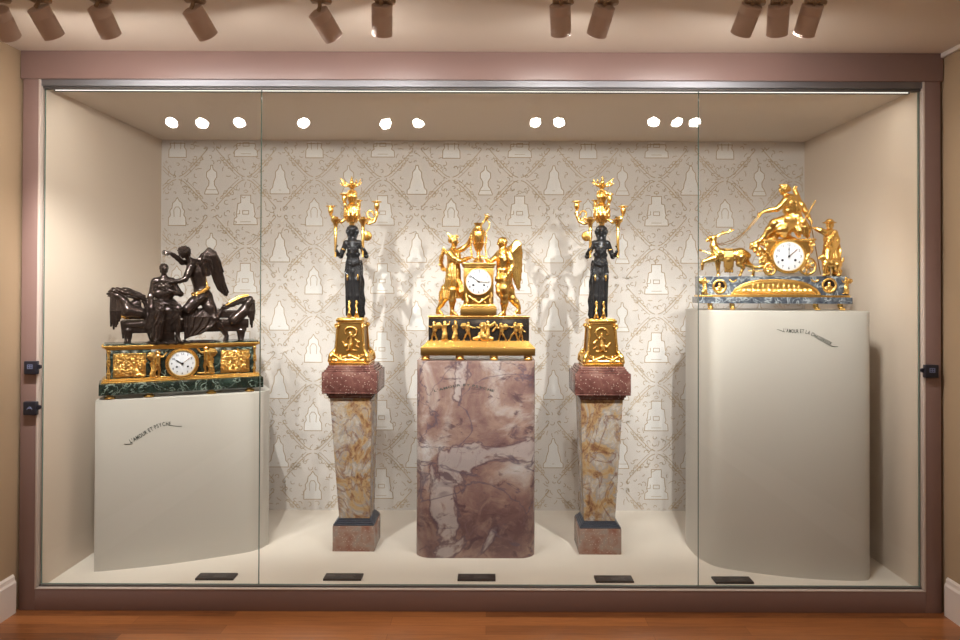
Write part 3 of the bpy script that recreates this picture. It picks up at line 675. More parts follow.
# ------------------------------------------------------------------ locks on the frame
def lock(px0, px1, py0, py1, side, label, mark):
    p0 = W(px0, py1, -0.055); p1 = W(px1, py0, -0.055); w, h = p1[0]-p0[0], p1[2]-p0[2]
    root = empty('case_lock', (float(p0[0]+p1[0])/2, -0.032, float(p0[2]))); tag(root, label, 'lock', 'black locks on the display case frame')
    b = obj('housing', add_box(bmesh.new(), -w/2, w/2, -0.024, 0.0, 0, h, 0.004, 3), M['black_plastic'], root, True)
    bm = bmesh.new(); add_box(bm, side*w/2 - 0.002, side*w/2 + 0.002, -0.014, -0.004, h*.42, h*.7, 0.001)
    cx = side*(w/2 + 0.006); add_lathe(bm, [(0.010, -0.006), (0.011, 0), (0.010, 0.006)], (cx - side*0.002, -0.009, h*.56), 20, Matrix.Rotation(math.pi/2, 3, 'X'))
    obj('latch', bm, M['black_plastic'], root, True)
    bm = bmesh.new(); q = w * 0.42
    if mark == 'A':
        for (a, c) in (((-.45, 0), (-.1, .8)), ((-.1, .8), (.25, .8)), ((.25, .8), (.5, 0)), ((-.28, .35), (.35, .35))):
            add_tube(bm, [(a[0]*q, -0.0246, h*.42 + a[1]*q*.55), (c[0]*q, -0.0246, h*.42 + c[1]*q*.55)], 0.0022, 6)
    else:
        for i in range(3): add_box(bm, -q*.5, q*.5, -0.0246, -0.0236, h*.42 + i*0.0085, h*.42 + i*0.0085 + 0.0035)
        for i in range(3): add_box(bm, -q*.5 + i*q*.42, -q*.5 + i*q*.42 + q*.14, -0.0248, -0.0236, h*.42, h*.42 + 0.019)
    obj('printed_mark', bm, M['lock_mark'], root)
lock(23.5, 36.5, 361.2, 374.5, 1, 'upper black lock of the two on one post of the case', 'grid')
lock(22.8, 36.0, 401.8, 415.3, 1, 'lower black lock of the two on one post of the case', 'A')
lock(925.5, 939.0, 365.0, 378.0, -1, 'lone black lock on the case post nearest the tall cream pedestal', 'grid')

# ------------------------------------------------------------------ caption plaques on the case floor
def plaque(pxc, label, pyf=579.3, pyb=572.4, wpx=38.0):
    f = WZ(pxc, pyf, CZ0 + 0.008); b = WZ(pxc, pyb, CZ0 + 0.012); w = wpx * (f[1]+3.4)/F / 2; dp = b[1] - f[1]
    root = empty('caption_plaque', (float(f[0]), float(f[1]), CZ0)); tag(root, label, 'plaque', 'dark caption plaques on the case floor')
    bm = add_box(bmesh.new(), -w, w, 0, dp, 0, 0.010, 0.0012, 2)
    obj('slab', bm, M['plaque'], root, True)
    rnd = random.Random(int(pxc))
    for (x0, rows, n) in ((-0.86, (0.66, 0.50), 1), (-0.14, (0.70, 0.54, 0.38, 0.24), 2)):
        bm = bmesh.new()
        for rr in rows:
            x = x0 * w
            for k in range(5 if n == 1 else 9):
                l = rnd.uniform(0.03, 0.09) * w
                add_box(bm, x, x + l, dp*rr, dp*rr + dp*0.06, 0.0101, 0.0104); x += l + 0.02 * w
        obj('printed_lines', bm, M['plaque_text'], root)
plaque(214, 'dark caption plaque in front of the cream pedestal of the bronze clock', 578.8, 572.3)
plaque(342, 'dark caption plaque in front of the golden and grey marble pillar', 579.3, 572.6)
plaque(476.5, 'dark caption plaque in front of the violet marble pedestal', 579.8, 573.2)
plaque(615, 'dark caption plaque in front of the pale streaked marble pillar', 581.5, 574.8)
plaque(735, 'dark caption plaque in front of the tall cream pedestal', 582.5, 575.8)

# ------------------------------------------------------------------ pedestals
def smooth_plan(pts, n=6):
    P = [np.array(p, float) for p in pts]; N = len(P); out = []
    for i in range(N):
        a, b, c, d = P[i-1], P[i], P[(i+1) % N], P[(i+2) % N]
        for k in range(n):
            t = k / n
            out.append(tuple(0.5*((2*b)+(-a+c)*t+(2*a-5*b+4*c-d)*t*t+(-a+3*b-3*c+d)*t**3)))
    return out
def hit_plan(plan, px, py, lift=0.0012):
    """the point of an upright prism's front seen at a pixel"""
    r = ray(px, py); best = None
    for a, b in zip(plan, plan[1:] + plan[:1]):
        e = (b[0]-a[0], b[1]-a[1]); den = r[0]*e[1] - r[1]*e[0]
        if abs(den) < 1e-9: continue
        ax, ay = a[0], a[1] - CAMY
        t = (ax*e[1] - ay*e[0]) / den; u = (ax*r[1] - ay*r[0]) / den
        if t > 0 and -1e-6 <= u <= 1 + 1e-6 and (best is None or t < best): best = t
    if best is None: return None
    return np.array([0, CAMY, EYE]) + r * (best - lift)
def inscription(parent, plan, text, path, h, tail0, tail1, m):
    bm = bmesh.new(); P = spline(path, 12); L = [0]
    for a, b in zip(P[:-1], P[1:]): L.append(L[-1] + float(np.linalg.norm(b - a)))
    off = np.array(parent.location)
    def on(px, py):
        q = hit_plan(plan, px, py)
        if q is None: q = hit_plan(plan, min(max(px, path[0][0]), path[-1][0]), py)
        return Vector(q - off)
    adv = [0.34 if ch in " '" else max(v[0] for v in glyph(ch)[0]) - min(v[0] for v in glyph(ch)[0]) + 0.13 for ch in text]
    tot = sum(adv); pos = 0.0; sc = L[-1] / tot
    for ch, w_ in zip(text, adv):
        sI = (pos + w_ / 2) * sc; pos += w_
        if ch == ' ': continue
        k = min(max(j for j in range(len(L)) if L[j] <= sI), len(P)-2)
        t = (sI - L[k]) / max(L[k+1]-L[k], 1e-9); c = P[k] + (P[k+1]-P[k]) * t; d = P[k+1]-P[k]; d = d / np.linalg.norm(d); nn = np.array([d[1], -d[0]])
        x0 = min(v[0] for v in glyph(ch)[0]) + (w_ - .13 if ch != "'" else .1) / 2
        add_text(bm, ch, lambda x, y: on(*(c + d*(x - x0)*sc + nn*(y*h/0.7))))
    for tl in (tail0, tail1):
        if tl:
            T = spline(tl, 5)
            for a, b in zip(T[:-1], T[1:]):
                dd = (b-a)/np.linalg.norm(b-a); nn = np.array([dd[1], -dd[0]])*0.28
                bm.faces.new([bm.verts.new(on(*q)) for q in (a+nn, b+nn, b-nn, a-nn)])
    o = obj('inscription', bm, m, parent); return o
def pedestal(name, label, plan, ztop, m, text=None):
    cx = sum(p[0] for p in plan)/len(plan); cy = sum(p[1] for p in plan)/len(plan)
    root = empty(name, (cx, cy, CZ0)); tag(root, label, 'pedestal')
    obj('body', add_prism(bmesh.new(), [(x-cx, y-cy) for x, y in plan], 0, ztop - CZ0, 0, 0.005), m, root, True)
    if text: inscription(root, plan, *text)
    return root
PLA = smooth_plan([(-1.945, 0.215), (-1.925, 0.196), (-1.831, 0.222), (-1.604, 0.300), (-1.307, 0.445), (-1.234, 0.505), (-1.207, 0.56), (-1.215, 0.65), (-1.40, 1.0), (-1.50, 1.06), (-1.90, 0.98), (-2.0, 0.88), (-1.985, 0.40)])
PLA_Z = 0.956
pedestal('pedestal', 'low cream pedestal with curved front under the dark bronze clock', PLA, PLA_Z, M['cream'],
  ("L'AMOUR ET PSYCHE", [(130.5, 443.3), (139, 438.8), (148, 433.2), (157, 428.2), (165, 425.8), (171, 425.6)], 3.9, [(124, 443.9), (128, 444.4), (133, 443.6)], [(170, 425.4), (174, 425.9), (178, 426.4), (182, 426.2)], M['white_lettering']))
PLC = smooth_plan([(1.800, 0.112), (1.527, 0.144), (1.209, 0.259), (1.125, 0.37), (1.104, 0.50), (1.12, 0.68), (1.22, 0.80), (1.50, 0.84), (1.78, 0.80), (1.86, 0.68), (1.899, 0.40), (1.897, 0.24), (1.874, 0.150)])
PLC_Z = 1.410
pedestal('pedestal', 'tall cream pedestal with curved front under the gilt chariot clock', PLC, PLC_Z, M['cream'],
  ("L'AMOUR ET LA CHASSERESSE", [(783, 331.8), (793, 333.0), (804, 333.2), (812, 336.0), (821, 341.0), (830.5, 345.8)], 3.7, [(777, 329.6), (780, 330.2), (784, 331.9)], [(830, 345.6), (834, 346.6), (838, 346.5)], M['white_lettering']))
rr = 0.085
def round_rect(x0, x1, y0, y1, r, n=7):
    out = []
    for cx, cy, a0 in ((x1-r, y0+r, -90), (x1-r, y1-r, 0), (x0+r, y1-r, 90), (x0+r, y0+r, 180)):
        for k in range(n+1):
            a = math.radians(a0 + 90*k/n); out.append((cx + r*math.cos(a), cy + r*math.sin(a)))
    return out
PLB = round_rect(-0.372, 0.258, 0.392, 0.90, rr)
PLB_Z = 1.136
pedestal('pedestal', 'violet veined marble pedestal with rounded corners under the central gilt clock', PLB, PLB_Z, M['violet'],
  ("L'AMOUR ET PSYCHE", [(434, 392.0), (443, 389.8), (453, 387.3), (463, 386.0), (474, 387.0), (484, 389.6), (494, 392.2)], 2.2, None, None, M['white_lettering']))

def pillar(X, Y, lean, shaft_mat, label):
    """tapering square marble pillar; lean = shift of the head towards its side"""
    root = empty('marble_pillar', (X, Y, CZ0)); tag(root, label, 'pillar', 'matching marble pillars with candelabra')
    h = 0.112
    bm = bmesh.new(); add_box(bm, -h, h, -h, h, 0, 0.136, 0.003); obj('plinth', bm, M['foot_marble'], root, True)
    bm = bmesh.new()
    for (a, z0, z1) in ((0.110, 0.136, 0.145), (0.103, 0.145, 0.153), (0.095, 0.153, 0.161), (0.088, 0.161, 0.168)): add_box(bm, -a, a, -a, a, z0, z1, 0.004)
    obj('base_moulding', bm, M['band'], root, True)
    zt = 0.820
    bm = bmesh.new(); a, b = 0.083, 0.112
    add_frustum(bm, (-a, a, -a, a), (-b + lean*.9, b + lean*.9, -b, b), 0.168, zt)
    bmesh.ops.bevel(bm, geom=list(bm.edges), offset=0.003, segments=2, affect='EDGES'); obj('shaft', bm, shaft_mat, root, True)
    bm = bmesh.new()
    for (a, z0, z1) in ((0.118, zt, zt + 0.012), (0.126, zt + 0.012, zt + 0.026), (0.147, zt + 0.026, zt + 0.035), (0.147, zt + 0.035, zt + 0.142), (0.137, zt + 0.142, zt + 0.152), (0.128, zt + 0.152, zt + 0.164), (0.122, zt + 0.164, zt + 0.174)):
        add_box(bm, lean - a, lean + a, -a, a, z0, z1, 0.004)
    obj('capital', bm, M['porphyry'], root, True)
    return CZ0 + zt + 0.174
PIL_Z = pillar(-0.710, 0.594, -0.020, M['breccia_a'], 'golden and grey marble pillar between the bronze clock and the violet pedestal')
pillar(0.605, 0.560, 0.008, M['breccia_b'], 'pale streaked marble pillar between the violet pedestal and the tall cream pedestal')

# ================================================================== clocks: shared pieces
def dial(root, fr, cx, cy, rw, rb, d, hands, bezel_mat, thick=0.010):
    """white dial with its bezel, figures and hands; radii in pixels"""
    c = fr(cx, cy, d); s = fr.s; Rf = Matrix.Rotation(math.pi/2, 3, 'X')      # local +z of the lathe looks to the front (-y)
    dl = obj('dial', add_lathe(bmesh.new(), [(rw*s*1.02, -0.004), (rw*s, 0.001), (rw*s*0.9, 0.0028), (rw*s*0.4, 0.005), (0.0005, 0.0055)], c, 48, Rf), M['enamel'], root, True)
    w = (rb - rw) * s
    obj('bezel', add_lathe(bmesh.new(), [(rw*s*0.99, -0.012), (rb*s, -0.012), (rb*s, 0.002), (rb*s - w*0.15, 0.005), (rb*s - w*0.35, 0.0045), (rb*s - w*0.5, 0.008), (rw*s + w*0.18, 0.0085), (rw*s, 0.004), (rw*s*0.985, 0.001)], c, 48, Rf), bezel_mat, dl, True)
    bm = bmesh.new()
    for k in range(12):
        a = math.radians(90 - 30*(k+1)); ca, sa = math.cos(a), math.sin(a); q = rw*s*0.80; h = rw*s*0.22
        t = str(k+1)
        add_text(bm, t, lambda x, y: (c[0] + ca*q + x*h*1.1, c[1] - 0.0050, c[2] + sa*q + (y - 0.36)*h*1.1))
    for k in range(60):
        a = math.radians(6*k); q = rw*s*0.955
        p = Vector((c[0] + math.cos(a)*q, c[1] - 0.0030, c[2] + math.sin(a)*q)); l = 0.0006
        bm.faces.new([bm.verts.new(p + Vector((x*l, 0, z*l))) for x, z in ((-1,-1),(1,-1),(1,1),(-1,1))])
    obj('numerals', bm, M['ink'], dl)
    for sx in (-0.42, 0.42):
        obj('winding_hole', add_lathe(bmesh.new(), [(rw*s*0.085, 0.0), (rw*s*0.085, 0.0062), (rw*s*0.05, 0.0064)], (c[0] + sx*rw*s, c[1], c[2] - 0.27*rw*s), 16, Rf), M['steel_hand'], dl, True)
    for i, (ang, ln, m, wd) in enumerate(hands):
        a = math.radians(90 - ang); dx, dz = math.cos(a), math.sin(a); l = ln*rw*s; y = c[1] - 0.0085 - 0.001*i
        bm = bmesh.new(); wq = wd*rw*s
        prof = [(-0.18*l, 0.6), (0, 1.0), (0.55*l, 0.7), (0.68*l, 1.6), (0.78*l, 0.8), (l, 0.2)]
        Lf = [(c[0] + dx*t - dz*wq*k, c[2] + dz*t + dx*wq*k) for t, k in prof]; Rt = [(c[0] + dx*t + dz*wq*k, c[2] + dz*t - dx*wq*k) for t, k in prof]
        ring = Lf + Rt[::-1]; a_ = [bm.verts.new((x, y, z)) for x, z in ring]; b_ = [bm.verts.new((x, y - 0.0008, z)) for x, z in ring]
        bm.faces.new(a_); bm.faces.new(b_[::-1])
        for k in range(len(ring)): bm.faces.new((a_[k], a_[(k+1) % len(ring)], b_[(k+1) % len(ring)], b_[k]))
        if i == 0: add_lathe(bm, [(wq*2.4, 0.0), (wq*2.4, 0.012), (wq*1.2, 0.0125)], (c[0], c[1], c[2]), 14, Rf)
        obj('hand', bm, m, dl)
    return dl
def blobs(S, fr, x0, x1, y0, y1, d, n, seed, r0=1.0, r1=2.2, t=1.2):
    """low-relief ornament: leaves, figures and scrolls filling a field (pixels)"""
    rnd = random.Random(seed)
    for _ in range(n):
        x, y = rnd.uniform(x0, x1), rnd.uniform(y0, y1); a = rnd.uniform(-1.2, 1.2); l = rnd.uniform(1.0, 4.5); r = rnd.uniform(r0, r1)*0.5
        S.cap(fr(x - l*math.cos(a)*.5, y - l*math.sin(a)*.5, d - rnd.uniform(0, t)*0.4), fr(x + l*math.cos(a)*.5, y + l*math.sin(a)*.5, d - rnd.uniform(0.2, t)*0.5), r*fr.s*rnd.uniform(.7, 1.2), r*fr.s*0.6, 0.0008)
def relief_figure(S, fr, cx, yb, h, d, pose, flip=1, wings=False, robe=False):
    """a small figure in relief: feet line yb, height h (pixels)"""
    u = h / 8.0; s = fr.s; k = 0.12*u*s
    P = lambda x, y: fr(cx + flip*x*u, yb - y*u, d)
    S.ell(P(0.1 + pose.get('hx', 0), 7.4), 0.62*u*s, None, k); S.ell(P(-0.15 + pose.get('hx', 0), 7.6), 0.6*u*s, None, k)
    S.chain([(P(0, 6.4), 0.75*u*s), (P(0, 5.2), 0.7*u*s), (P(-.1, 4.1), 0.8*u*s)], k)
    for (ex, ey, hx, hy) in (pose.get('arm1', (1.2, 5.6, 2.3, 6.2)), pose.get('arm2', (-1.2, 5.4, -1.0, 4.0))):
        S.chain([(P(0.5 if ex > 0 else -0.5, 6.3), 0.38*u*s), (P(ex, ey), 0.3*u*s), (P(hx, hy), 0.26*u*s)], k)
    for (kx, ky, fx) in (pose.get('leg1', (0.6, 2.2, 0.9)), pose.get('leg2', (-0.6, 2.2, -1.3))):
        S.chain([(P(0, 4.0), 0.6*u*s), (P(kx, ky), 0.42*u*s), (P(fx, 0.2), 0.28*u*s)], k); S.cap(P(fx, 0.2), P(fx + .6, 0.15), .26*u*s, .2*u*s, k)
    if robe: S.chain([(P(0, 4.4), .8*u*s), (P(-.1, 2.4), 1.1*u*s), (P(-.4, 1.0), 1.2*u*s)], k, folds(2200, .0007, 1, .2))
    if wings: S.plate([tuple(P(x, y)[[0, 2]]) for x, y in ((-.4, 6.4), (-1.2, 7.6), (-3.0, 7.4), (-3.6, 6.2), (-2.4, 5.0), (-.9, 5.0))], P(0, 0)[1], 0.35*u*s, .0004, 9, None, (0, 0), k, .0006)
def mould(bm, x0, x1, y0, y1, prof):
    """stack of slabs swept round a block; prof: (outset, z0, z1)"""
    for o, z0, z1 in prof: add_box(bm, x0 - o, x1 + o, y0 - o, y1 + o, z0, z1, min(0.0025, (z1 - z0)*0.35))
    return bm
def bun_foot(root, fr, cx, ztop, r, d, m):
    c = fr(cx, 0, d); h = ztop
    obj('foot', add_lathe(bmesh.new(), [(r*0.55, 0), (r*0.95, h*.12), (r, h*.40), (r*0.85, h*.62), (r*0.55, h*.72), (r*0.62, h*.80), (r*0.62, h)], (c[0], c[1], 0), 24), m, root, True)

# ------------------------------------------------------------------ clock with the two bronze figures on a day-bed (left)
def bronze_clock():
    a = math.radians(27.0); mid = WZ(181, 396, PLA_Z)
    O = (mid[0] - 0.012*math.sin(-a)*0, mid[1], PLA_Z)
    fr = Frame(O, a); s = fr.s
    root = empty('mantel_clock', O, a)
    tag(root, 'green marble mantel clock with dark bronze couple on a day-bed', 'clock')
    X = lambda px, py=370: fr(px, py)[0]; Z = lambda py: fr(182, py)[2]
    x0, x1 = X(98.5, 390), X(263.5, 383); D = 0.20
    zp0, zp1 = max(.022, Z(392.6)), Z(380.6)
    for px in (113, 152, 214, 252): bun_foot(root, fr, px, zp0, 0.026, 4.5, M['gold_dark'])
    obj('plinth', add_box(bmesh.new(), x0, x1, 0, D, zp0, zp1, 0.003), M['green'], root, True)
    bm = bmesh.new(); zg = Z(376.2)
    mould(bm, x0 + .010, x1 - .010, .010, D - .010, [(0, zp1, zp1 + (zg-zp1)*.35), (-.004, zp1 + (zg-zp1)*.35, zp1 + (zg-zp1)*.7), (-.010, zp1 + (zg-zp1)*.7, zg)])
    obj('lower_moulding', bm, M['gold'], root, True)
    bx0, bx1, by0 = X(106), X(256.5), 0.026; zt = Z(348.6)
    bm = add_box(bmesh.new(), bx0, bx1, by0, D - .026, zg - .002, zt, .001)
    for px0, px1 in ((107, 151), (213, 256)):
        add_box(bm, X(px0), X(px1), by0 - .006, by0 + .01, zg, zt, .001)
    obj('body', bm, M['green'], root, True)
    bm = bmesh.new(); zc = Z(344.2); dz = zc - zt
    mould(bm, bx0 + .002, bx1 - .002, by0 + .002, D - .028, [(.003, zt - .001, zt + dz*.25), (.010, zt + dz*.25, zt + dz*.5), (.020, zt + dz*.5, zt + dz*.8), (.024, zt + dz*.8, zc)])
    obj('upper_moulding', bm, M['gold_matte'], root, True)
    zs = zc + .008
    obj('top_slab', add_box(bmesh.new(), bx0 - .012, bx1 + .012, by0 - .012, D - .012, zc - .001, zs, .002), M['green'], root, True)
    for i, (px0, px1) in enumerate(((113, 146), (220.5, 249.5))):
        S = Sculpt(.0012); p0, p1 = fr(px0, 375.2, 4), fr(px1, 352, 4); c = (p0+p1)/2; c[2] = (Z(375) + Z(352))/2
        S.box((c[0], by0 - .006, c[2]), ((p1[0]-p0[0])/2, .004, (Z(352)-Z(375))/2), .001)
        cy = 363.5 + (2.6 if i == 0 else -3.2)
        blobs(S, fr, px0 + 2, px1 - 2, cy - 10, cy + 10, 4 - 1.6, 150, 5 + i, 0.9, 2.0, 1.0)
        for q in range(4): relief_figure(S, fr, px0 + 5 + q*(px1-px0-9)/3, cy + 9, 15, 2.6, {'arm1': (1.4, 5.4, 2.4, 4.6 + q)}, 1 if q % 2 else -1, False, q % 2 == 0)
        S.obj('relief_panel', M['gold'], root)
    S = Sculpt(.0013)
    for px in (108.5, 254.5):
        b = fr(px, 375, 3.2); zz0, zz1 = zg, zt
        n = 9
        S2 = Sculpt(.0012)
        for k in range(n):
            z = zz0 + (zz1 - zz0)*(k + .5)/n; S2.ell((b[0], by0 - .005, z), (.0075 + .0025*math.sin(k*1.7), .006, (zz1-zz0)/n*.8), None, .002)
        S2.obj('corner_baluster', M['gold'], root)
    # supporters beside the dial
    for i, (px, fl) in enumerate(((158, 1), (206, -1))):
        S = Sculpt(.0012); yb = 377.0 if i == 0 else 372.8
        relief_figure(S, fr, px, yb, 26, 2.5, {'arm1': (1.6, 6.3, 2.6, 7.4), 'arm2': (-1.4, 5.2, -1.6, 3.9), 'leg1': (.5, 2.2, .1), 'leg2': (-.9, 2.3, -1.6)}, fl, True, False)
        relief_figure(S, fr, px - fl*4.5, yb, 20, 3.2, {'arm1': (1.0, 6.0, 1.9, 6.9)}, fl, False, True)
        S.chain([(fr(px - fl*8, yb - 2, 3), .004), (fr(px + fl*1, yb - 9, 2.5), .004)], .002)
        S.cap(fr(px - 8, yb, 3), fr(px + 8, yb, 3), .004, .004, .002)
        S.obj('supporter', M['gold'], root)
    gold_thin = M['gold_flat']
    dial(root, fr, 182.3, 363.3, 12.2, 15.6, 1.5, [(300, .62, M['steel_hand'], .035), (52, .88, gold_thin, .02)], M['gold'])

    # --- day-bed
    B0 = 16.0                                         # depth of the middle of the group behind the front, in pixels
    zf = zs
    def P(px, py, d=0.0): q = fr(px, py, B0 + d); return q
    SB = Sculpt(.0022)
    def bar(px0, px1, py0, py1, d0, d1, rnd=.003, disp=None):
        p0 = P(px0, py1, (d0+d1)/2); p1 = P(px1, py0, (d0+d1)/2)
        SB.box(((p0[0]+p1[0])/2, (p0[1]+p1[1])/2, (p0[2]+p1[2])/2), ((p1[0]-p0[0])/2, (d1-d0)*s/2, (p1[2]-p0[2])/2), rnd, None, .002, disp)
    bed = SB
    bar(122, 247, 318.5, 329.5, -8, 15, .002); bar(122, 247, 320.5, 327, -9, 16); bar(120.5, 248, 319.6, 321.4, -10, 17); bar(125, 245, 327, 333, -8, 15, .004); bar(121.5, 247.5, 326.4, 328, -9.6, 16.5); bar(123, 245, 310, 319, -8, 15, .008)
    bed.obj('bed_frame', M['bronze'], root)
    for px, ff in ((128, 332), (241, 330)):
        for d in (-6, 14):
            S = Sculpt(.002); q = lambda x, y, dd=0: P(x, y, d + dd)
            t = q(px, 331); b = np.array([t[0], t[1], zf])
            S.chain([(t, .026), ((t + b)/2 + np.array([0, 0, .006]), .017), (b + np.array([0, -.004, .012]), .015)], .012)
            S.chain([(b + np.array([-.004, -.004, .010]), .012), (b + np.array([-.004, -.022, .007]), .009)], .008)
            for tt in (-.010, 0, .010): S.cap(b + np.array([tt - .004, -.020, .006]), b + np.array([tt*1.2 - .004, -.030, .005]), .005, .004, .003)
            S.obj('leg', M['bronze'], root)
    # scrolled head end with the cloth thrown over it
    S = Sculpt(.0022)
    for dd in np.linspace(-8, 14, 9):
        S.chain([(P(139, 313, dd), 6.0*s), (P(128, 311, dd), 7.5*s), (P(124, 302, dd), 4.2*s), (P(117, 296, dd), 3.4*s), (P(112, 294.5, dd), 2.6*s)], 2*s)
    S.ell(P(136, 304, -6), (5*s, 4*s, 5*s), None, 2*s); S.chain([(P(146, 316, 4), 4*s), (P(150, 318, 6), 5*s)], 2*s)
    S.obj('bed_head', M['bronze'], root)
    S = Sculpt(.0020); fl = folds(420, .0026, 1, .1)
    S.chain([(P(145, 303, -6), 2.2*s), (P(143, 297.5, -6), 2.6*s), (P(136, 297.5, -8), 2.9*s), (P(129, 295, -9), 2.6*s), (P(122, 291.8, -9), 2.8*s), (P(114, 291, -8.5), 3.0*s), (P(109.6, 294, -7.5), 2.6*s)], 1.5*s, folds(380, .0026, .4, 1))
    S.chain([(P(145, 300, 4), 2.4*s), (P(138, 295.5, 4), 3.0*s), (P(127, 291.2, 4), 3.2*s), (P(114, 290.4, 4), 3.0*s)], 2*s, folds(380, .0026, .4, 1))
    S.chain([(P(140, 297, -1), 3.2*s), (P(126, 293, -2), 3.4*s), (P(113, 292, -2), 3.2*s)], 2*s, folds(380, .0026, .4, 1))
    for x0, x1, y1 in ((111.2, 111.0, 326), (113.6, 113.6, 329), (116.0, 116.2, 326.5), (118.4, 119.2, 321), (120.4, 121.4, 315)):
        dz = -1.3 if int(x0*10) % 4 < 2 else .4
        S.chain([(P(x0, 295, -8.5 + dz), 1.1*s), (P((x0+x1)/2, 311, -9.8 + dz), 1.35*s), (P(x1, y1, -10 + dz), .9*s)], .3*s)
        S.chain([(P(x0 + .8, 296, 0), 1.8*s), (P(x1 + .6, y1 - 3, 0), 1.6*s)], 1*s)
    for x0, x1, y1 in ((121.8, 123.0, 338), (124, 125.2, 335)): S.chain([(P(x0, 322, -9), 1.5*s), (P(x1, y1, -9.6), .8*s)], .6*s)
    S.chain([(P(146, 304, -6), 2.2*s), (P(147.5, 316, -8), 2.4*s), (P(146, 327, -8), 1.6*s)], 1.5*s, fl)
    S.obj('head_drapery', M['bronze'], root)
    # foot end
    S = Sculpt(.0022)
    for dd in np.linspace(-9, 14, 9):
        S.chain([(P(234, 320, dd), .030), (P(243, 312, dd), .026), (P(248, 303, dd), .020), (P(250, 299, dd), .016)], .012)
    S.obj('bed_foot_end', M['bronze'], root)
    S = Sculpt(.0020)
    S.chain([(P(222, 309, -4), 2.0*s), (P(231, 305, -7), 2.4*s), (P(240, 301.5, -8.5), 2.6*s), (P(248, 300, -8.5), 2.8*s), (P(252.5, 303, -8), 2.4*s)], 1.5*s, folds(380, .0026, .4, 1))
    S.chain([(P(224, 307, 6), 2.4*s), (P(236, 301.5, 7), 2.8*s), (P(248, 299, 6), 3.0*s)], 1.5*s, folds(380, .0026, .4, 1))
    for x0, x1, y1 in ((248.6, 248.8, 317), (250.4, 250.6, 324), (252.2, 251.8, 327), (253.6, 253.4, 320)):
        S.chain([(P(x0, 301, -8.8), 1.5*s), (P((x0+x1)/2 + .4, 311, -9.6), 1.6*s), (P(x1, y1, -9.8), 1.0*s)], .8*s)
        S.chain([(P(x0, 301, 0), 1.6*s), (P(x1, y1 - 4, 0), 1.4*s)], 1*s)
    S.obj('foot_drapery', M['bronze'], root)
    bm = bmesh.new()
    for pts in ([(226, 307.5, -6), (233, 303.5, -8), (241, 299.6, -9.5), (247, 298.2, -10.5)], [(229, 304.5, 3), (236, 300, 2), (243, 297.4, 1), (249, 297.2, 0)]):
        add_tube(bm, spline([P(x, y - 2.2, d - 2) for x, y, d in pts], 5), .0045, 8)
    obj('gilt_fringe', bm, M['gold'], root, True)
    for px, seed in ((125.5, 3), (239.5, 8)):
        S = Sculpt(.0013); py = 316 if px < 200 else 315
        for k in range(7):
            an = k*0.9; S.cap(P(px, py, -11), P(px + 4.2*math.cos(an)*1.0, py + 2.6*math.sin(an), -11.4), .0075, .005, .004)
        S.ell(P(px, py, -11.8), (.012, .009, .010), None, .003)
        S.obj('gilt_mount', M['gold'], root)
    S = Sculpt(.0018)                                     # hanging cloth over the bed's edge between and beside the figures
    for k in range(14):
        t = k/13; x = 185 + 36*t; xb = 185 + 15*t - 3*math.sin(3*t); yb = 339 - 5*t
        S.chain([(P(x, 311.5, -8.2), 1.25*s), (P(x - 1.2 - 2*t, 317, -10.8 - .5*math.sin(k*2.1)), 1.35*s), (P((x*.55 + xb*.45), 327, -11.4 - .7*math.sin(k*2.1)), 1.2*s), (P(xb, yb, -11 - .5*math.sin(k*2.1)), .9*s)], .5*s)
    for k in range(9): S.chain([(P(184 + k*5, 311, -8), 1.5*s), (P(186 + k*4.6, 310, 3), 1.6*s), (P(188 + k*4.4, 310, 10), 1.5*s)], 1.2*s)
    S.obj('hanging_cloth', M['bronze'], root)
    S = Sculpt(.0022)                                     # rock-like ground under the feet
    g = P(170, 340, -9); S.ell((g[0], g[1], zf), (.13, .05, .012), None, .004, folds(150, .003, 1, .6)); S.ell((P(200, 340, -6)[0], P(200, 340, -6)[1], zf), (.10, .045, .010), None, .004)
    S.obj('ground', M['bronze'], root)

    # --- seated woman
    r = .0265; S = Sculpt(.0019)
    hc = P(164.0, 268.6, -9); head(S, hc, r, (0.10, -0.97, -0.18))
    S.chain([(P(164, 272.5, -8), .0125), (P(164, 278, -7), .0145)], .008)
    S.chain([(P(156, 281.5, -6), .022), (P(171.5, 281.5, -6), .022)], .012); S.chain([(P(164, 282, -6), .032), (P(164, 290, -5.5), .034), (P(164, 297, -4), .034), (P(164, 305, -2), .042)], .014)
    for dx in (-4.3, 4.3): S.ell(P(164 + dx, 287, -11), .0165, None, .008)
    S.chain([(P(154.5, 282.5, -6), .0195), (P(152, 294, -7), .0165), (P(150.6, 297, -8), .0155), (P(150.8, 308, -11), .0115), (P(151.2, 311, -11.5), .0095)], .006)
    hand(S, P(151.2, 311, -11.5), (.05, -.1, -1), (-.8, -.6, 0), .042)
    S.chain([(P(173, 283, -6), .0195), (P(177.5, 291, -8), .0165), (P(180.5, 294, -10), .0145), (P(176, 293.5, -15), .0115), (P(172.5, 291.5, -17), .0095)], .006)
    hand(S, P(172.5, 291.5, -17), (-.9, -.1, .35), (0, -1, .2), .040)
    foot(S, P(158.5, 336.5, -16), P(154.8, 341.3, -22), .0105); foot(S, P(177.5, 336, -15), P(179.5, 341, -21), .0105)
    S.chain([(P(176.5, 316, -18), .017), (P(178, 327, -16), .0165), (P(177.5, 336.5, -15), .0105)], .006)
    fig = S.obj('seated_woman', M['bronze'], root)
    S = Sculpt(.0019)
    S.ell(hc + np.array([0, .006, .006]), (r*.84, r*.86, r*.80), None, .004, curls(420, .0022)); S.ell(hc + np.array([.002, .022, .014]), (.014, .014, .013), None, .006, curls(420, .002))
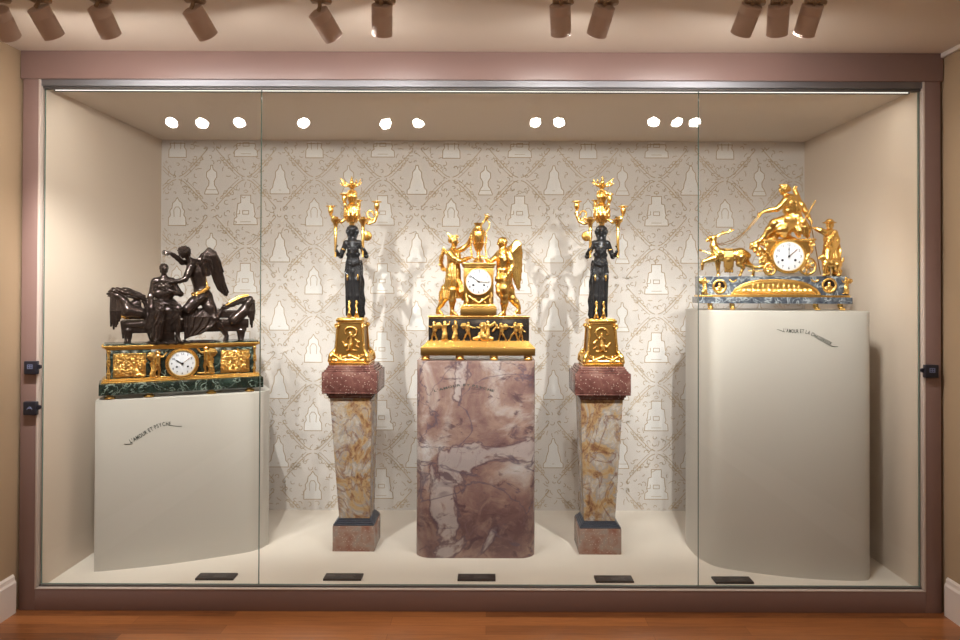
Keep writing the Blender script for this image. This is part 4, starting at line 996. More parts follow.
    S.ell(hc + np.array([0, -.25, .06])*0 + np.array([0, .012, -.012]), (r*.74, r*.6, r*.6), None, .006, curls(420, .0022))
    S.obj('hair', M['bronze'], fig)
    S = Sculpt(.0018); f1 = folds(430, .0026, 1, -.2); f2 = folds(430, .0026, .7, .7)
    S.chain([(P(157.5, 286.5, -7), 3.8*s), (P(164, 288.5, -8.5), 5.2*s), (P(171, 286.5, -7), 3.8*s)], 2*s, folds(520, .0020, .4, 1))
    S.chain([(P(164, 290, -6), 6.6*s), (P(164, 298, -5), 6.4*s), (P(164, 303, -3), 7.2*s)], 2*s, folds(430, .0026, 1, .5))
    S.cap(P(158.5, 293.4, -8), P(169.5, 293.4, -8), 5.4*s, 5.4*s, .5*s)
    S.chain([(P(159, 303.5, -3), 6.4*s), (P(159.5, 306.5, -13), 5.2*s), (P(160.5, 309.5, -19), 4.3*s)], 1.6*s, f2); S.chain([(P(169, 303.5, -3), 6.4*s), (P(174, 306, -12), 5.0*s), (P(178, 308.5, -18.5), 4.2*s)], 1.6*s, f2)
    S.chain([(P(160.5, 309.5, -19), 4.2*s), (P(158.5, 322, -18), 4.6*s), (P(156.5, 336, -16), 5.2*s)], 1.2*s, f1)
    S.chain([(P(178, 309, -18.5), 3.9*s), (P(176.4, 317, -17.5), 3.6*s), (P(173.5, 328, -14), 3.2*s)], 1.2*s, f1)
    for k in range(7):
        t = k/6; S.chain([(P(163 + 11*t, 310.5, -15), 1.3*s), (P(162 + 12*t, 317 + 2*math.sin(3.1*t), -14.5), 1.5*s), (P(160 + 13*t, 330, -12.5), 1.4*s), (P(159 + 15*t, 341, -11), 1.1*s)], .5*s)
    for k in range(6):
        t = k/5; S.chain([(P(153 + 4*t, 303, -5 - 7*t), 1.8*s), (P(147.5 + 8*t, 315, -7 - 9*t), 1.8*s), (P(147 + 8*t, 328, -8 - 9*t), 1.7*s), (P(151 + 5*t, 340.5, -8 - 9*t), 1.3*s)], .6*s)
    S.chain([(P(166, 312, -6), 7*s), (P(164, 334, -5), 7*s)], 2*s)
    for (xa, ya, xb, yb) in ((160, 300, 172, 306), (160.5, 303.5, 175, 311), (157, 299.5, 168, 304)): S.chain([(P(xa, ya, -10), 1.1*s), (P((xa+xb)/2, (ya+yb)/2 + 1.6, -13.5), 1.4*s), (P(xb, yb, -15), 1.0*s)], .6*s)
    S.obj('robe', M['bronze'], fig)

    # --- standing winged youth bending over her
    S = Sculpt(.0019)
    hc2 = P(183.2, 252.6, -6); fd = np.array([-.80, -.38, -.46]); head(S, hc2, .027, fd, (-.25, 0, 1))
    S.chain([(P(186.5, 256, -4), .0135), (P(191.5, 262, -2), .017)], .01)
    S.chain([(P(190.5, 266, -9), .020), (P(200, 263.5, 8), .021)], .012)
    S.chain([(P(195, 265.5, 0), .037), (P(197, 272.5, 0), .041), (P(199.2, 281, 0), .034), (P(200.3, 286, 0), .031), (P(201.8, 293, 0), .038), (P(203, 298, 0), .039)], .016)
    S.ell(P(192.6, 270.5, -4), (.020, .022, .019), None, .012); S.ell(P(193.6, 269.5, 5), (.020, .022, .019), None, .012)
    S.ell(P(207, 297, -2), (.024, .028, .026), None, .014)
    for z_ in (276.5, 280.5, 284.5): S.ell(P(193.7 + (z_-276)*.16, z_, -2), (.010, .016, .009), None, .006)
    # arm raised over her
    S.chain([(P(197, 262, 8), .019), (P(190, 262.5, 6), .017), (P(182.3, 262.4, 2), .0145), (P(178, 258.4, -1), .0135), (P(173.8, 255.4, -3), .0115), (P(170.6, 253.3, -5), .0092)], .006)
    hand(S, P(170.6, 253.1, -5), (-.97, -.1, .10), (0.05, -.85, .5), .046, .05)
    # arm laid on her shoulder
    S.chain([(P(190.5, 267, -10), .0195), (P(187.5, 274.5, -12), .017), (P(185.2, 279.2, -13), .0145), (P(179.5, 281.2, -13), .0125), (P(174.5, 281, -12), .0095)], .006)
    hand(S, P(174.8, 281, -12), (-1, 0, -.02), (0, -.7, .7), .038, .25)
    # kneeling leg
    S.chain([(P(200.5, 297, -7), .034), (P(193.5, 303, -11), .030), (P(187.3, 308.5, -13), .024)], .012); S.ell(P(187, 308.6, -13.5), .0225, None, .008)
    S.chain([(P(188, 310, -12), .022), (P(196, 311.5, -2), .020), (P(206, 310.5, 6), .013)], .008); foot(S, P(206, 310.5, 6), P(213, 310.5, 10), .010)
    # standing leg
    S.chain([(P(205.5, 297, -1), .037), (P(209.5, 308, -5), .033), (P(214.4, 318.4, -8), .0235)], .012); S.ell(P(214.0, 318.6, -9.5), .020, None, .008)
    S.chain([(P(214.6, 319, -7.5), .022), (P(220.2, 325.5, -6), .0235), (P(225, 332.5, -6), .0135), (P(226.6, 336.0, -6), .0105)], .008); foot(S, P(226.6, 336.2, -6), P(223.8, 341.2, -13), .0105)
    fig = S.obj('winged_youth', M['bronze'], root)
    S = Sculpt(.0019); S.ell(hc2 + np.array([.006, .003, .008]), (.0315, .031, .0275), None, .004, curls(300, .0050)); S.ell(hc2 + np.array([.020, .004, -.008]), (.016, .02, .016), None, .008, curls(300, .0045)); S.ell(hc2 + np.array([-.008, -.002, .016]), (.017, .019, .011), None, .006, curls(300, .0045)); S.obj('hair', M['bronze'], fig)
    q2 = lambda pts, d: [tuple(P(x, y, d)[[0, 2]]) for x, y in pts]
    S = Sculpt(.0019)
    pw = [(202.4, 254), (205.5, 250), (209.5, 248.6), (214, 251), (218.3, 255.5), (221.5, 262), (223, 270), (224.3, 280), (226.5, 288), (229, 293), (227, 296.8), (222.5, 294), (217.5, 290), (213.5, 282), (211, 273), (208, 264), (204, 259)]
    S.plate(q2(pw, 2), P(214, 270, 2)[1], .0105, .0016, 11, tuple(P(204, 252, 2)[[0, 2]]), (.25, 0), .004, .004)
    S.feathers(P, [(203.4, 256), (206, 251), (210, 249.4), (214.5, 252)], [(208.5, 264), (212, 274), (215, 284), (219.5, 291), (225, 295.4), (228.6, 293), (225.4, 284), (223.6, 272)], 12, .0068, 0, 2, 3)
    S.chain([(P(196, 264, 4), .012), (P(203, 256, 5), .014), (P(209, 250, 3), .012), (P(215, 253, 2), .009)], .01)
    S.obj('wing', M['bronze'], fig)
    S = Sculpt(.0019)
    pw = [(203, 258), (207, 255), (211, 259), (213.5, 266), (213, 273), (209, 276.5), (204.5, 276), (202.6, 270)]
    S.plate(q2(pw, -7), P(208, 266, -7)[1], .012, .0028, 14, tuple(P(204, 256, -7)[[0, 2]]), (.2, 0), .004, .004)
    S.chain([(P(198, 266, -4), .012), (P(205, 259, -8), .012), (P(210, 261, -8), .010)], .01); S.obj('wing', M['bronze'], fig)
    S = Sculpt(.0017)
    S.chain([(P(193.0, 294.0, -9), .010), (P(197, 294.3, -11.5), .0115), (P(203, 291.5, -10), .011), (P(208.5, 287.8, -5), .010)], .004, folds(700, .0018, .3, 1))
    S.chain([(P(193.5, 295.5, -9), .007), (P(192.5, 298.0, -11), .006)], .004); S.chain([(P(207.5, 287.5, -4), .006), (P(206.2, 281, -3), .005), (P(205, 276, -2), .004)], .003)
    S.chain([(P(196.5, 294, -11), .009), (P(197, 297.5, -12), .007)], .004); S.obj('gilt_sash', M['gold'], fig)
    return root
bronze_clock()

# ------------------------------------------------------------------ central gilt clock: woman, winged youth and an urn
def urn_clock():
    Y = 0.425; O = (-0.052, Y, PLB_Z); fr = Frame(O, 0); s = fr.s
    root = empty('mantel_clock', O); tag(root, 'gilt mantel clock with an urn, a robed woman and a winged youth', 'clock')
    X = lambda px: fr(px, 330)[0]; Z = lambda py: fr(478, py)[2]; D = .20
    zf = Z(355.8) if Z(355.8) > .012 else .016
    for px in (427, 461, 495, 529):
        for d in (5, 30): bun_foot(root, fr, px, zf, .024, d, M['gold_flat'])
    bm = bmesh.new(); x0, x1 = X(420.5), X(535.5); z1 = Z(347.8)
    add_box(bm, x0, x1, 0, D, zf, z1, .003); obj('plinth', bm, M['gold_dark'], root, True)
    bm = bmesh.new(); z2 = Z(341.2)
    for k in range(7):
        t0, t1 = k/7, (k+1)/7; o = .004 + .030*math.sin(t0*1.45)/math.sin(1.45)
        add_box(bm, x0 + o, x1 - o, o*.9, D - o*.9, z1 + (z2-z1)*t0 - .0005, z1 + (z2-z1)*t1, .0012)
    obj('ogee_moulding', bm, M['gold'], root, True)
    fx0, fx1, fy = X(428), X(529.5), .034; z3 = Z(319)
    obj('frieze_block', add_box(bmesh.new(), fx0, fx1, fy, D - .03, z2 - .001, z3, .001), M['black_stone'], root, True)
    bm = bmesh.new(); z4 = Z(316.2); mould(bm, fx0 + .003, fx1 - .003, fy + .003, D - .033, [(.001, z3 - .001, z3 + (z4-z3)*.4), (.007, z3 + (z4-z3)*.4, z4)])
    obj('upper_moulding', bm, M['gold_flat'], root, True)
    df = fy/s - 1.2
    poses = [(434, 19, -1, True, False, {}), (445, 19.5, 1, False, True, {'arm1': (1.5, 6.6, 2.0, 7.8)}), (455.5, 20, 1, False, True, {'arm1': (.7, 5, .4, 4.2), 'leg2': (-.1, 2.2, -.2)}), (468.5, 18.5, 1, True, False, {'arm1': (1.5, 5.8, 3.0, 5.4), 'leg2': (-1.2, 2.4, -2.2)}),
             (482, 18, -1, False, True, {'leg1': (1.3, 3.0, 2.0)}), (488, 19.5, 1, True, True, {}), (501, 17.5, -1, True, False, {'leg2': (-1.3, 2.2, -2.4)}), (515, 18.5, -1, True, False, {'leg1': (1.4, 2.3, 2.4)}), (521, 15.5, 1, False, False, {'arm1': (1.3, 5, 2.4, 4.4)})]
    for (px, h, fl, wg, rb, po) in poses:
        S = Sculpt(.0013); relief_figure(S, fr, px, 340.6, h, df, po, fl, wg, rb)
        if px == 482:
            S.chain([(fr(474, 338.5, df), .009), (fr(484, 336.5, df), .012), (fr(492, 338.8, df), .009)], .004, folds(900, .001, 1, .6))
        if px == 488:
            S.chain([(fr(490, 326, df), .006), (fr(494.5, 322.5, df), .006), (fr(497, 326, df), .006), (fr(493, 331, df), .006)], .003)
        S.obj('frieze_figure', M['gold'], root)
    # case
    cd0, cd1 = 10, 32
    def cb(px0, px1, py0, py1, a, b, bev=.002, bm=None):
        z0, z1_ = Z(py1), Z(py0)
        p0, p1 = fr(px0, (py0+py1)/2, a)[0], fr(px1, (py0+py1)/2, a)[0]
        return add_box(bm or bmesh.new(), p0, p1, a*s, b*s, z0, z1_, bev)
    obj('case_foot', cb(460.3, 496.6, 307.6, 316.2, 7, 34), M['gold_dark'], root, True)
    bm = cb(461.2, 495.7, 305.6, 307.8, 8, 33); cb(462.6, 494.4, 304.4, 305.8, 9, 33, .001, bm); obj('case_step', bm, M['gold'], root, True)
    obj('case_body', cb(463.6, 493.6, 266, 304.6, cd0, cd1), M['gold_dark'], root, True)
    bm = cb(462.6, 494.6, 265, 267.2, 9, 33, .001); cb(461.4, 495.8, 262.6, 265.2, 8, 34, .001, bm); obj('cornice', bm, M['gold_flat'], root, True)
    dial(root, fr, 478.7, 281.6, 13.0, 14.4, cd0 - .6, [(307, .72, M['steel_hand'], .03), (93, .85, M['gold_flat'], .022)], M['gold'])
    S = Sculpt(.0012)
    for sg in (-1, 1):
        c = 478.7
        S.chain([(fr(c, 303, cd0 - .5), .006), (fr(c + sg*5, 299.8, cd0 - .8), .0055), (fr(c + sg*10, 296, cd0 - .6), .0045)], .003); S.chain([(fr(c + sg*3, 299, cd0 - .6), .004), (fr(c + sg*7, 303, cd0 - .6), .003)], .002)
        for k in range(6): S.cap(fr(c + sg*12.3, 294 + k*1.7, cd0 - .6), fr(c + sg*(12.3 + 1.7*math.sin(k)), 292.5 + k*1.8, cd0 - 1), .0055, .003, .003)
        S.ell(fr(c + sg*12, 300.5, cd0 - .6), (.011, .004, .016), None, .003)
    S.obj('garland_mount', M['gold'], root)
    # urn
    ud = 21; c = fr(478.4, 262, ud); zz = lambda py: fr(478, py, ud)[2]; bm = bmesh.new()
    prof = [(5.6, 262.4), (5.6, 260.4), (4.2, 259.8), (2.4, 257.5), (1.7, 254.8), (2.3, 253.8), (1.9, 252.6), (3.2, 249.5), (5.2, 244), (6.4, 238), (6.8, 233.5), (6.2, 231.5), (6.6, 230.8), (4.6, 229.3), (3.6, 227), (3.8, 225.2), (5.0, 223.6), (5.0, 223), (3.4, 223.4)]
    add_lathe(bm, [(r*s, zz(y)) for r, y in prof], (c[0], c[1], 0), 32); u = obj('urn', bm, M['gold'], root, True)
    S = Sculpt(.0013)
    S.chain([(fr(482, 224, ud), .006), (fr(485.5, 219.5, ud), .0065), (fr(486.8, 217.2, ud), .0095)], .003); S.ell(fr(486.6, 217.6, ud), (.012, .010, .010), None, .004)
    for an in (0.2, 1.2, 2.2): S.cap(fr(486.6, 217, ud), fr(486.6 + 3.2*math.cos(an), 217 - 3.4*math.sin(an), ud), .005, .003, .002)
    S.chain([(fr(x, y, ud), .0042) for x, y in ((486.5, 219.5), (489.3, 222.5), (489.3, 227.5), (486.5, 231.5), (484, 233))], .002)
    S.obj('handle', M['gold'], u)
    for sx, x0 in ((-1, 471.2), (1, 485.8)):
        S = Sculpt(.0013)
        for k in range(11): S.ell(fr(x0 + .5*math.sin(k*.8), 234 + k*2.2, ud - 7 + .3*k), (.0062, .0062, .0075), None, .003)
        S.obj('flower_garland', M['gold'], u)
    S = Sculpt(.0013)
    for k in range(12):
        a = 2*math.pi*k/12; S.cap(c*np.array([1, 1, 0]) + np.array([2.5*s*math.cos(a), 2.5*s*math.sin(a), zz(250.2)]), c*np.array([1, 1, 0]) + np.array([5.6*s*math.cos(a), 5.6*s*math.sin(a), zz(243)]), .0052, .004, .002)
    S.obj('gadrooning', M['gold'], u)

    P = lambda px, py, d=0.0: fr(px, py, 20 + d)
    zb = z4
    # woman
    S = Sculpt(.0019); r = .0262
    hc = P(454.2, 241.6, -2); head(S, hc, r, (.90, -.42, -.05))
    S.chain([(P(453.5, 245.5, -1), .0115), (P(453, 250, 0), .0145)], .008); S.chain([(P(450.5, 253, -7), .019), (P(455.5, 252, 7), .019)], .012)
    S.chain([(P(453, 253.5, 0), .031), (P(453.8, 260, 0), .033), (P(453.6, 267, 0), .031), (P(453, 276, 0), .042)], .014)
    for d in (-4, 5): S.ell(P(457.5, 257.5, d), .0155, None, .008)
    S.chain([(P(456.5, 251.5, 8), .0175), (P(463, 248.6, 8), .0155), (P(468.2, 244.6, 7), .0135), (P(471, 238, 4), .0115), (P(472.5, 233.4, 2), .0085)], .006)
    hand(S, P(472.5, 233.4, 2), (.35, 0, .93), (-.7, -.6, .2), .038)
    S.chain([(P(450, 253.5, -8), .0185), (P(454.5, 258.5, -12), .016), (P(459, 261.2, -13), .0145), (P(464.5, 259.6, -9), .012), (P(469.2, 257.9, -5), .009)], .006)
    hand(S, P(469.2, 257.9, -5), (.96, .3, .05), (0, -.4, .9), .040)
    S.chain([(P(452.5, 290, -5), .026), (P(452.3, 301, -5), .019), (P(452.0, 309.5, -4), .0105)], .008); foot(S, P(452, 311.2, -4), P(457.0, 315.0, -9), .0105)
    S.chain([(P(449, 290, 6), .026), (P(445.8, 297.5, 6), .019), (P(441.5, 304, 8), .0165), (P(438.0, 309.3, 9), .0105)], .008); foot(S, P(438, 309.6, 9), P(443.0, 314.6, 6), .0105)
    fig = S.obj('robed_woman', M['gold'], root)
    S = Sculpt(.0017); S.ell(hc + np.array([-.006, .004, .010]), (.0235, .0225, .0205), None, .004, curls(420, .0025)); S.ell(hc + np.array([-.020, .006, .006]), (.014, .014, .014), None, .008, curls(420, .0025))
    S.plate([tuple(P(x, y, -2)[[0, 2]]) for x, y in ((448.5, 238), (447.6, 234.5), (446.5, 232.6), (449.5, 233.4), (452, 235.2), (456, 234.8), (458.6, 235.6), (459, 238), (454, 238.8))], hc[1], .010, .001, 8, None, (0, 0), .004)
    S.obj('hair', M['gold'], fig)
    S = Sculpt(.0019)
    S.chain([(P(451, 256, -5), .024), (P(455, 256.5, 0), .030), (P(455, 256, 5), .024)], .012, folds(520, .002, 1, .4)); S.chain([(P(453.6, 258, 0), .0355), (P(453.6, 265, 0), .0335)], .012, folds(520, .0022, 1, .2))
    S.skirt([(P(453.6, 263.5, 0), 6.3*s, 6.6*s), (P(453.4, 270, 0), 7.2*s, 7.6*s), (P(453.0, 280, 0), 7.7*s, 8.4*s), (P(452.4, 290, 1), 8.4*s, 9.2*s), (P(451.8, 298.6, 1), 9.6*s, 10*s)], 17, .10, .4, 12)
    S.chain([(P(445, 288, 6), .022), (P(444, 294, 8), .026), (P(442.0, 299, 9), .020)], .012, folds(560, .003, .7, .7))
    S.chain([(P(459.5, 283, -5), .016), (P(461.2, 292, -6), .017), (P(463.2, 299, -6), .010)], .01, folds(560, .003, 1, .2))
    S.obj('robe', M['gold'], fig)
    S = Sculpt(.0017)
    S.chain([(P(x, y, d), r_) for x, y, d, r_ in ((443.2, 248.2, -4, .006), (443.2, 252, -2, .0095), (441.2, 258, 2, .012), (441, 264, 5, .012), (443, 269, 7, .011), (447.5, 270.8, 5, .010), (451, 266, 2, .010))], .006, folds(600, .0022, .8, .8))
    S.chain([(P(443.2, 249.5, -4), .008), (P(446.5, 253, -6), .010), (P(450, 255.5, -8), .011)], .006, folds(600, .002, .8, .8)); S.obj('scarf', M['gold'], fig)
    # winged youth
    S = Sculpt(.0019)
    hc = P(501.4, 242.6, -2); head(S, hc, .0265, (-.88, -.40, -.22))
    S.chain([(P(503, 246.8, -1), .013), (P(504.3, 250.5, 0), .016)], .008); S.chain([(P(499.8, 253.5, 6), .019), (P(508.5, 252.8, -5), .020)], .012)
    S.chain([(P(504, 254, 0), .036), (P(504, 260.5, 0), .039), (P(503.2, 267, 0), .033), (P(503.0, 271, 0), .031), (P(504, 277, 0), .037), (P(504.8, 281, 0), .037)], .016)
    S.ell(P(501.0, 257.5, -5), (.019, .017, .015), None, .010); S.ell(P(499.6, 257, 3), (.019, .017, .015), None, .010); S.ell(P(507.5, 281, 0), (.022, .03, .024), None, .012)
    S.chain([(P(499.3, 253.2, 7), .018), (P(495, 258, 4), .016), (P(489.8, 262.0, 0), .0135), (P(487.6, 260.2, -1), .0115), (P(486, 258.4, -2), .009)], .006)
    hand(S, P(486, 258.4, -2), (-.8, 0, .45), (-.2, -.6, .8), .038)
    S.chain([(P(508.8, 253.5, -7), .0185), (P(511.2, 260, -9), .0165), (P(512.2, 266, -9), .0145), (P(510, 271, -12), .012), (P(508.2, 274.5, -13), .009)], .006)
    hand(S, P(508.2, 274.5, -13), (-.4, -.2, -.9), (.3, -.9, 0), .038)
    S.chain([(P(503.8, 281, -3), .033), (P(503.8, 289, -4), .029), (P(504.2, 296.5, -4), .0225)], .012); S.chain([(P(504.2, 296.5, -4), .0215), (P(504.4, 303, -3), .0215), (P(504, 309, -3), .0135), (P(503.8, 312, -3), .0105)], .008); foot(S, P(503.8, 312.3, -3), P(499.2, 315.4, -8), .0105)
    S.chain([(P(506, 281, 5), .034), (P(509, 290.5, 3), .029), (P(512, 298.4, 2), .022)], .012); S.chain([(P(512, 298.4, 2), .021), (P(515.6, 302.5, 3), .0205), (P(518, 306, 4), .0135), (P(518.9, 308.2, 4), .0105)], .008); foot(S, P(518.9, 308.4, 4), P(514.2, 315.0, 0), .0105)
    fig = S.obj('winged_youth', M['gold'], root)
    S = Sculpt(.0019); S.ell(hc + np.array([.006, .003, .008]), (.0255, .0255, .0225), None, .004, curls(300, .0042)); S.ell(hc + np.array([.017, .003, -.006]), (.014, .019, .015), None, .008, curls(300, .004)); S.obj('hair', M['gold'], fig)
    S = Sculpt(.0019); S.plate([tuple(P(x, y, 3)[[0, 2]]) for x, y in ((511.5, 247.5), (513.5, 242), (517, 239.6), (520.2, 242), (522, 249), (522.3, 262), (521.6, 277), (519.8, 289), (516.5, 288.2), (513.6, 281), (511.8, 270), (511.4, 258))], P(516, 262, 3)[1], .0095, .0016, 12, tuple(P(515, 240, 3)[[0, 2]]), (.3, 0), .004, .004)
    S.feathers(P, [(511.8, 250), (513.2, 244.5), (516.5, 240.6), (520, 242.6)], [(511.6, 271), (513.8, 281), (517, 288.6), (519.8, 289), (521.6, 274), (522.2, 258)], 12, .0062, 1.0, 2, 3)
    S.chain([(P(506.5, 254.5, 4), .012), (P(511.5, 248, 4), .013), (P(516, 241.6, 3), .011), (P(520, 244, 2), .008)], .006); S.obj('wing', M['gold'], fig)
    S = Sculpt(.0019); S.plate([tuple(P(x, y, 12)[[0, 2]]) for x, y in ((509.5, 248.5), (511.5, 244), (514.5, 243), (516.5, 249), (516, 262), (514, 275), (511.8, 280), (510, 268))], P(513, 262, 12)[1], .008, .0014, 12, tuple(P(511, 244, 12)[[0, 2]]), (.35, 0), .004, .004)
    S.chain([(P(505, 254.5, 7), .010), (P(509, 248.5, 11), .011), (P(513, 244.5, 12), .009)], .008); S.obj('wing', M['gold'], fig)
    S = Sculpt(.0019)
    lf = folds(620, .0022, 1, .1)
    S.chain([(P(497.8, 268, -3), .0065), (P(501, 269.8, -6), .0075), (P(505.5, 269.6, -6), .0075), (P(509.2, 268, -3), .0065)], .008)
    S.chain([(P(499.0, 269.5, -4.5), .011), (P(498.2, 279, -6.2), .013), (P(498.6, 288.5, -6.5), .010)], .014, lf); S.chain([(P(504, 269.8, -5), .012), (P(502.6, 279, -6.4), .013), (P(501, 289.5, -7), .009)], .014, lf); S.chain([(P(508, 269.2, -3), .010), (P(507, 277, -4.6), .010), (P(505, 283, -6), .006)], .014, lf)
    S.chain([(P(497.5, 286, -7), .012), (P(498, 292, -8), .011), (P(500, 297, -9), .007)], .008, folds(700, .002, 1, .2)); S.obj('loincloth', M['gold'], fig)
urn_clock()

# ------------------------------------------------------------------ candelabra: dark bronze woman carrying gilt torches and branches
def mirrored(me):
    m2 = me.copy(); m2.transform(Matrix.Scale(-1, 4, (1, 0, 0))); m2.flip_normals(); return m2
def candelabrum():
    X, Y = -0.732, 0.500; O = (X, Y, PIL_Z); fr = Frame(O, 0); s = fr.s
    root = empty('candelabrum', O); tag(root, 'gilt candelabrum with a dark bronze woman, on the pillar nearer the bronze clock', 'candelabrum', 'matching candelabra')
    C = 352.4; B = 21.0                                    # middle of the thing in pixels, depth of its axis
    c0 = fr(C, 340, B); ax, ay = 0.0, float(c0[1]); root_x = float(c0[0])
    P = lambda px, py, d=0.0: fr(px, py, B + d)
    Zf = lambda py: P(C, py)[2]; cx = root_x
    z0 = 0.0; zb = Zf(360.8)
    h0 = 20.0*s
    obj('foot_plate', add_box(bmesh.new(), cx - h0, cx + h0, ay - h0, ay + h0, 0, zb, .002), M['gold_flat'], root, True)
    bm = bmesh.new(); zt = Zf(322.6); zl = Zf(350)
    a, b = 14.2*s, 12.4*s
    add_frustum(bm, (cx - a, cx + a, ay - a, ay + a), (cx - b, cx + b, ay - b, ay + b), zb - .001, zt); obj('die', bm, M['gold_dark'], root)
    bm = bmesh.new(); ztop = Zf(317.4)
    mould(bm, cx - b, cx + b, ay - b, ay + b, [(.004, zt - .001, zt + (ztop-zt)*.3), (.010, zt + (ztop-zt)*.3, zt + (ztop-zt)*.75), (.004, zt + (ztop-zt)*.75, ztop)])
    obj('cap_plate', bm, M['gold'], root, True)
    S = Sculpt(.0017); qs = 17.2*s                          # acanthus and paw feet along the lower edge
    for side in range(4):
        ca, sa = math.cos(side*math.pi/2), math.sin(side*math.pi/2)
        R = lambda u, v, z: np.array([cx + ca*u - sa*v, ay + sa*u + ca*v, z])
        hz = zl - zb
        S.cap(R(-qs*.95, -qs, zb + .010), R(qs*.95, -qs, zb + .010), .012, .012, .004)
        S.chain([(R(-qs, -qs*1.02, zb + hz*.75), .011), (R(-qs*.55, -qs, zb + hz*.30), .010), (R(0, -qs, zb + hz*.62), .010), (R(qs*.55, -qs, zb + hz*.30), .010), (R(qs, -qs*1.02, zb + hz*.75), .011)], .004)
        for k in range(11):
            u = -qs + 2*qs*k/10; S.cap(R(u*.9, -qs*.88, zb + hz*(.45 + .28*abs(u/qs))), R(u, -qs*1.06, zb + .012), .0065, .005, .003)
        S.chain([(R(-qs*.9, -qs*.9, zb + hz*1.02), .010), (R(-qs*1.05, -qs*1.05, zb + hz*.55), .013), (R(-qs*1.10, -qs*1.10, zb + .010), .013)], .006)
        S.ell(R(0, -qs, zb + hz*.55), (.013, .013, .016), None, .004)
    S.obj('acanthus_band', M['gold'], root)
    for sx in (-1, 1):
        for sy in (-1, 1):
            S = Sculpt(.0014); q = np.array([cx + sx*12.6*s, ay + sy*12.6*s, 0]); zz = Zf(325)
            S.ell(q + np.array([0, 0, zz]), (.014, .014, .013), None, .004)
            for k in range(8):
                t = k*.85; S.ell(q + np.array([sx*.004 + .010*math.cos(t)*(1 - k*.05), sy*.011, zz + .010*math.sin(t)]), .0052, None, .002)
            S.chain([(q + np.array([0, 0, zz - .010]), .008), (q + np.array([sx*.008, sy*.008, zl + .03]), .0065), (q + np.array([sx*.010, sy*.010, zl]), .008)], .004)
            S.obj('ram_capital', M['gold'], root)
    fr2 = Frame((O[0], O[1], O[2]), 0)
    S = Sculpt(.0012); dq = B - 14.0
    F2 = lambda px, py, d=0: fr(px, py, dq + d)
    S.chain([(F2(C - 1.7 + 6.0*math.cos(t), 331.5 - 4.6*math.sin(t)), .0052) for t in np.linspace(-.35, 3.6, 12)], .002)
    relief_figure(S, fr, C - 1.5, 350.2, 18.5, dq, {'arm1': (1.4, 5.8, 2.0, 6.6), 'arm2': (-1.3, 5.4, -1.9, 4.6), 'leg2': (-.5, 2.0, -.9)}, 1, False, True)
    S.chain([(F2(C - 9.5, 342), .007), (F2(C - 7, 346), .008), (F2(C - 4.5, 344), .005)], .003); S.chain([(F2(C + 3, 339), .005), (F2(C + 5.8, 342), .0065), (F2(C + 3.8, 345.5), .005), (F2(C + 6.5, 347), .004)], .003)
    S.cap(F2(C - 6, 350.2), F2(C + 4, 350.2), .004, .004, .002); S.obj('relief_group', M['gold'], root)

    # the woman
    S = Sculpt(.0019); zc = lambda py: P(C, py)
    hc = P(352.2, 230.2, -1); head(S, hc, .0262, (.04, -.98, -.12))
    S.chain([(P(352.4, 234, 0), .0125), (P(352.6, 239.5, 0), .0155)], .008); S.chain([(P(346.8, 243.0, 0), .0175), (P(358.8, 243.0, 0), .0175)], .012)
    S.chain([(P(352.8, 244.5, 0), .027), (P(353, 251, -.5), .029), (P(353.2, 258, 0), .026), (P(353.2, 265, 0), .030), (P(353.2, 272, 0), .035), (P(353.4, 290, 0), .030), (P(354, 312, 0), .026)], .014)
    for dx in (-3.1, 3.1): S.ell(P(352.9 + dx, 249.4, -5), .0125, None, .008)
    S.chain([(P(345.8, 243.4, 0), .0155), (P(343.0, 250.5, 0), .0135), (P(340.8, 256.2, -1), .0128), (P(338.2, 254.6, -7), .0108), (P(336.4, 251.0, -11), .0088)], .006); hand(S, P(337.0, 251.6, -10.5), (-.25, -.2, .9), (-.9, -.4, 0), .036, .9)
    S.chain([(P(359.8, 243.4, 0), .0155), (P(363.4, 250.5, 0), .0135), (P(366.2, 256.0, -1), .0128), (P(365.6, 253.4, -7), .0108), (P(363.8, 249.6, -11), .0088)], .006); hand(S, P(363.8, 250.0, -10.5), (-.12, -.2, .95), (.9, -.4, 0), .036, .9)
    for px in (349.4, 356.6): foot(S, P(px, 314.2, -4), P(px, 316.8, -10), .0105)
    woman = S.obj('caryatid', M['bronze_black'], root)
    S = Sculpt(.0018)
    S.ell(hc + np.array([0, .008, .008]), (.0275, .024, .0225), None, .004, curls(380, .0022))
    for sx in (-1, 1): S.chain([(hc + np.array([sx*.021, .002, .010]), .010), (hc + np.array([sx*.0245, .006, -.008]), .0115), (hc + np.array([sx*.018, .012, -.026]), .010), (hc + np.array([sx*.018, .0, -.048]), .007)], .006, curls(420, .002))
    S.chain([(hc + np.array([0, .018, 0]), .017), (hc + np.array([0, .022, -.03]), .016), (hc + np.array([0, .024, -.07]), .014)], .008, folds(600, .0015, 1, .1)); S.obj('hair', M['bronze_black'], woman)
    S = Sculpt(.0018); f1 = folds(520, .0018, 1, .05)
    S.skirt([(P(353.0, 255.5, 0), 5.9*s, 5.2*s), (P(353.0, 261, 0), 6.9*s, 5.9*s), (P(353.1, 268, 0), 8.0*s, 6.6*s), (P(353.3, 276, 0), 8.4*s, 7.0*s), (P(354.0, 290, 0), 8.5*s, 7.2*s), (P(354.6, 304, 0), 8.7*s, 7.3*s), (P(355.0, 316.0, 0), 8.9*s, 7.4*s)], 19, .10, .7, 0)
    for dx in (-3.3, 3.6): S.chain([(P(353.2 + dx, 266, -2.0), .017), (P(353.3 + dx, 280, -3.8), .018), (P(353.5 + dx, 296, -4.2), .0165), (P(353.5 + dx, 312, -4), .013)], .008)
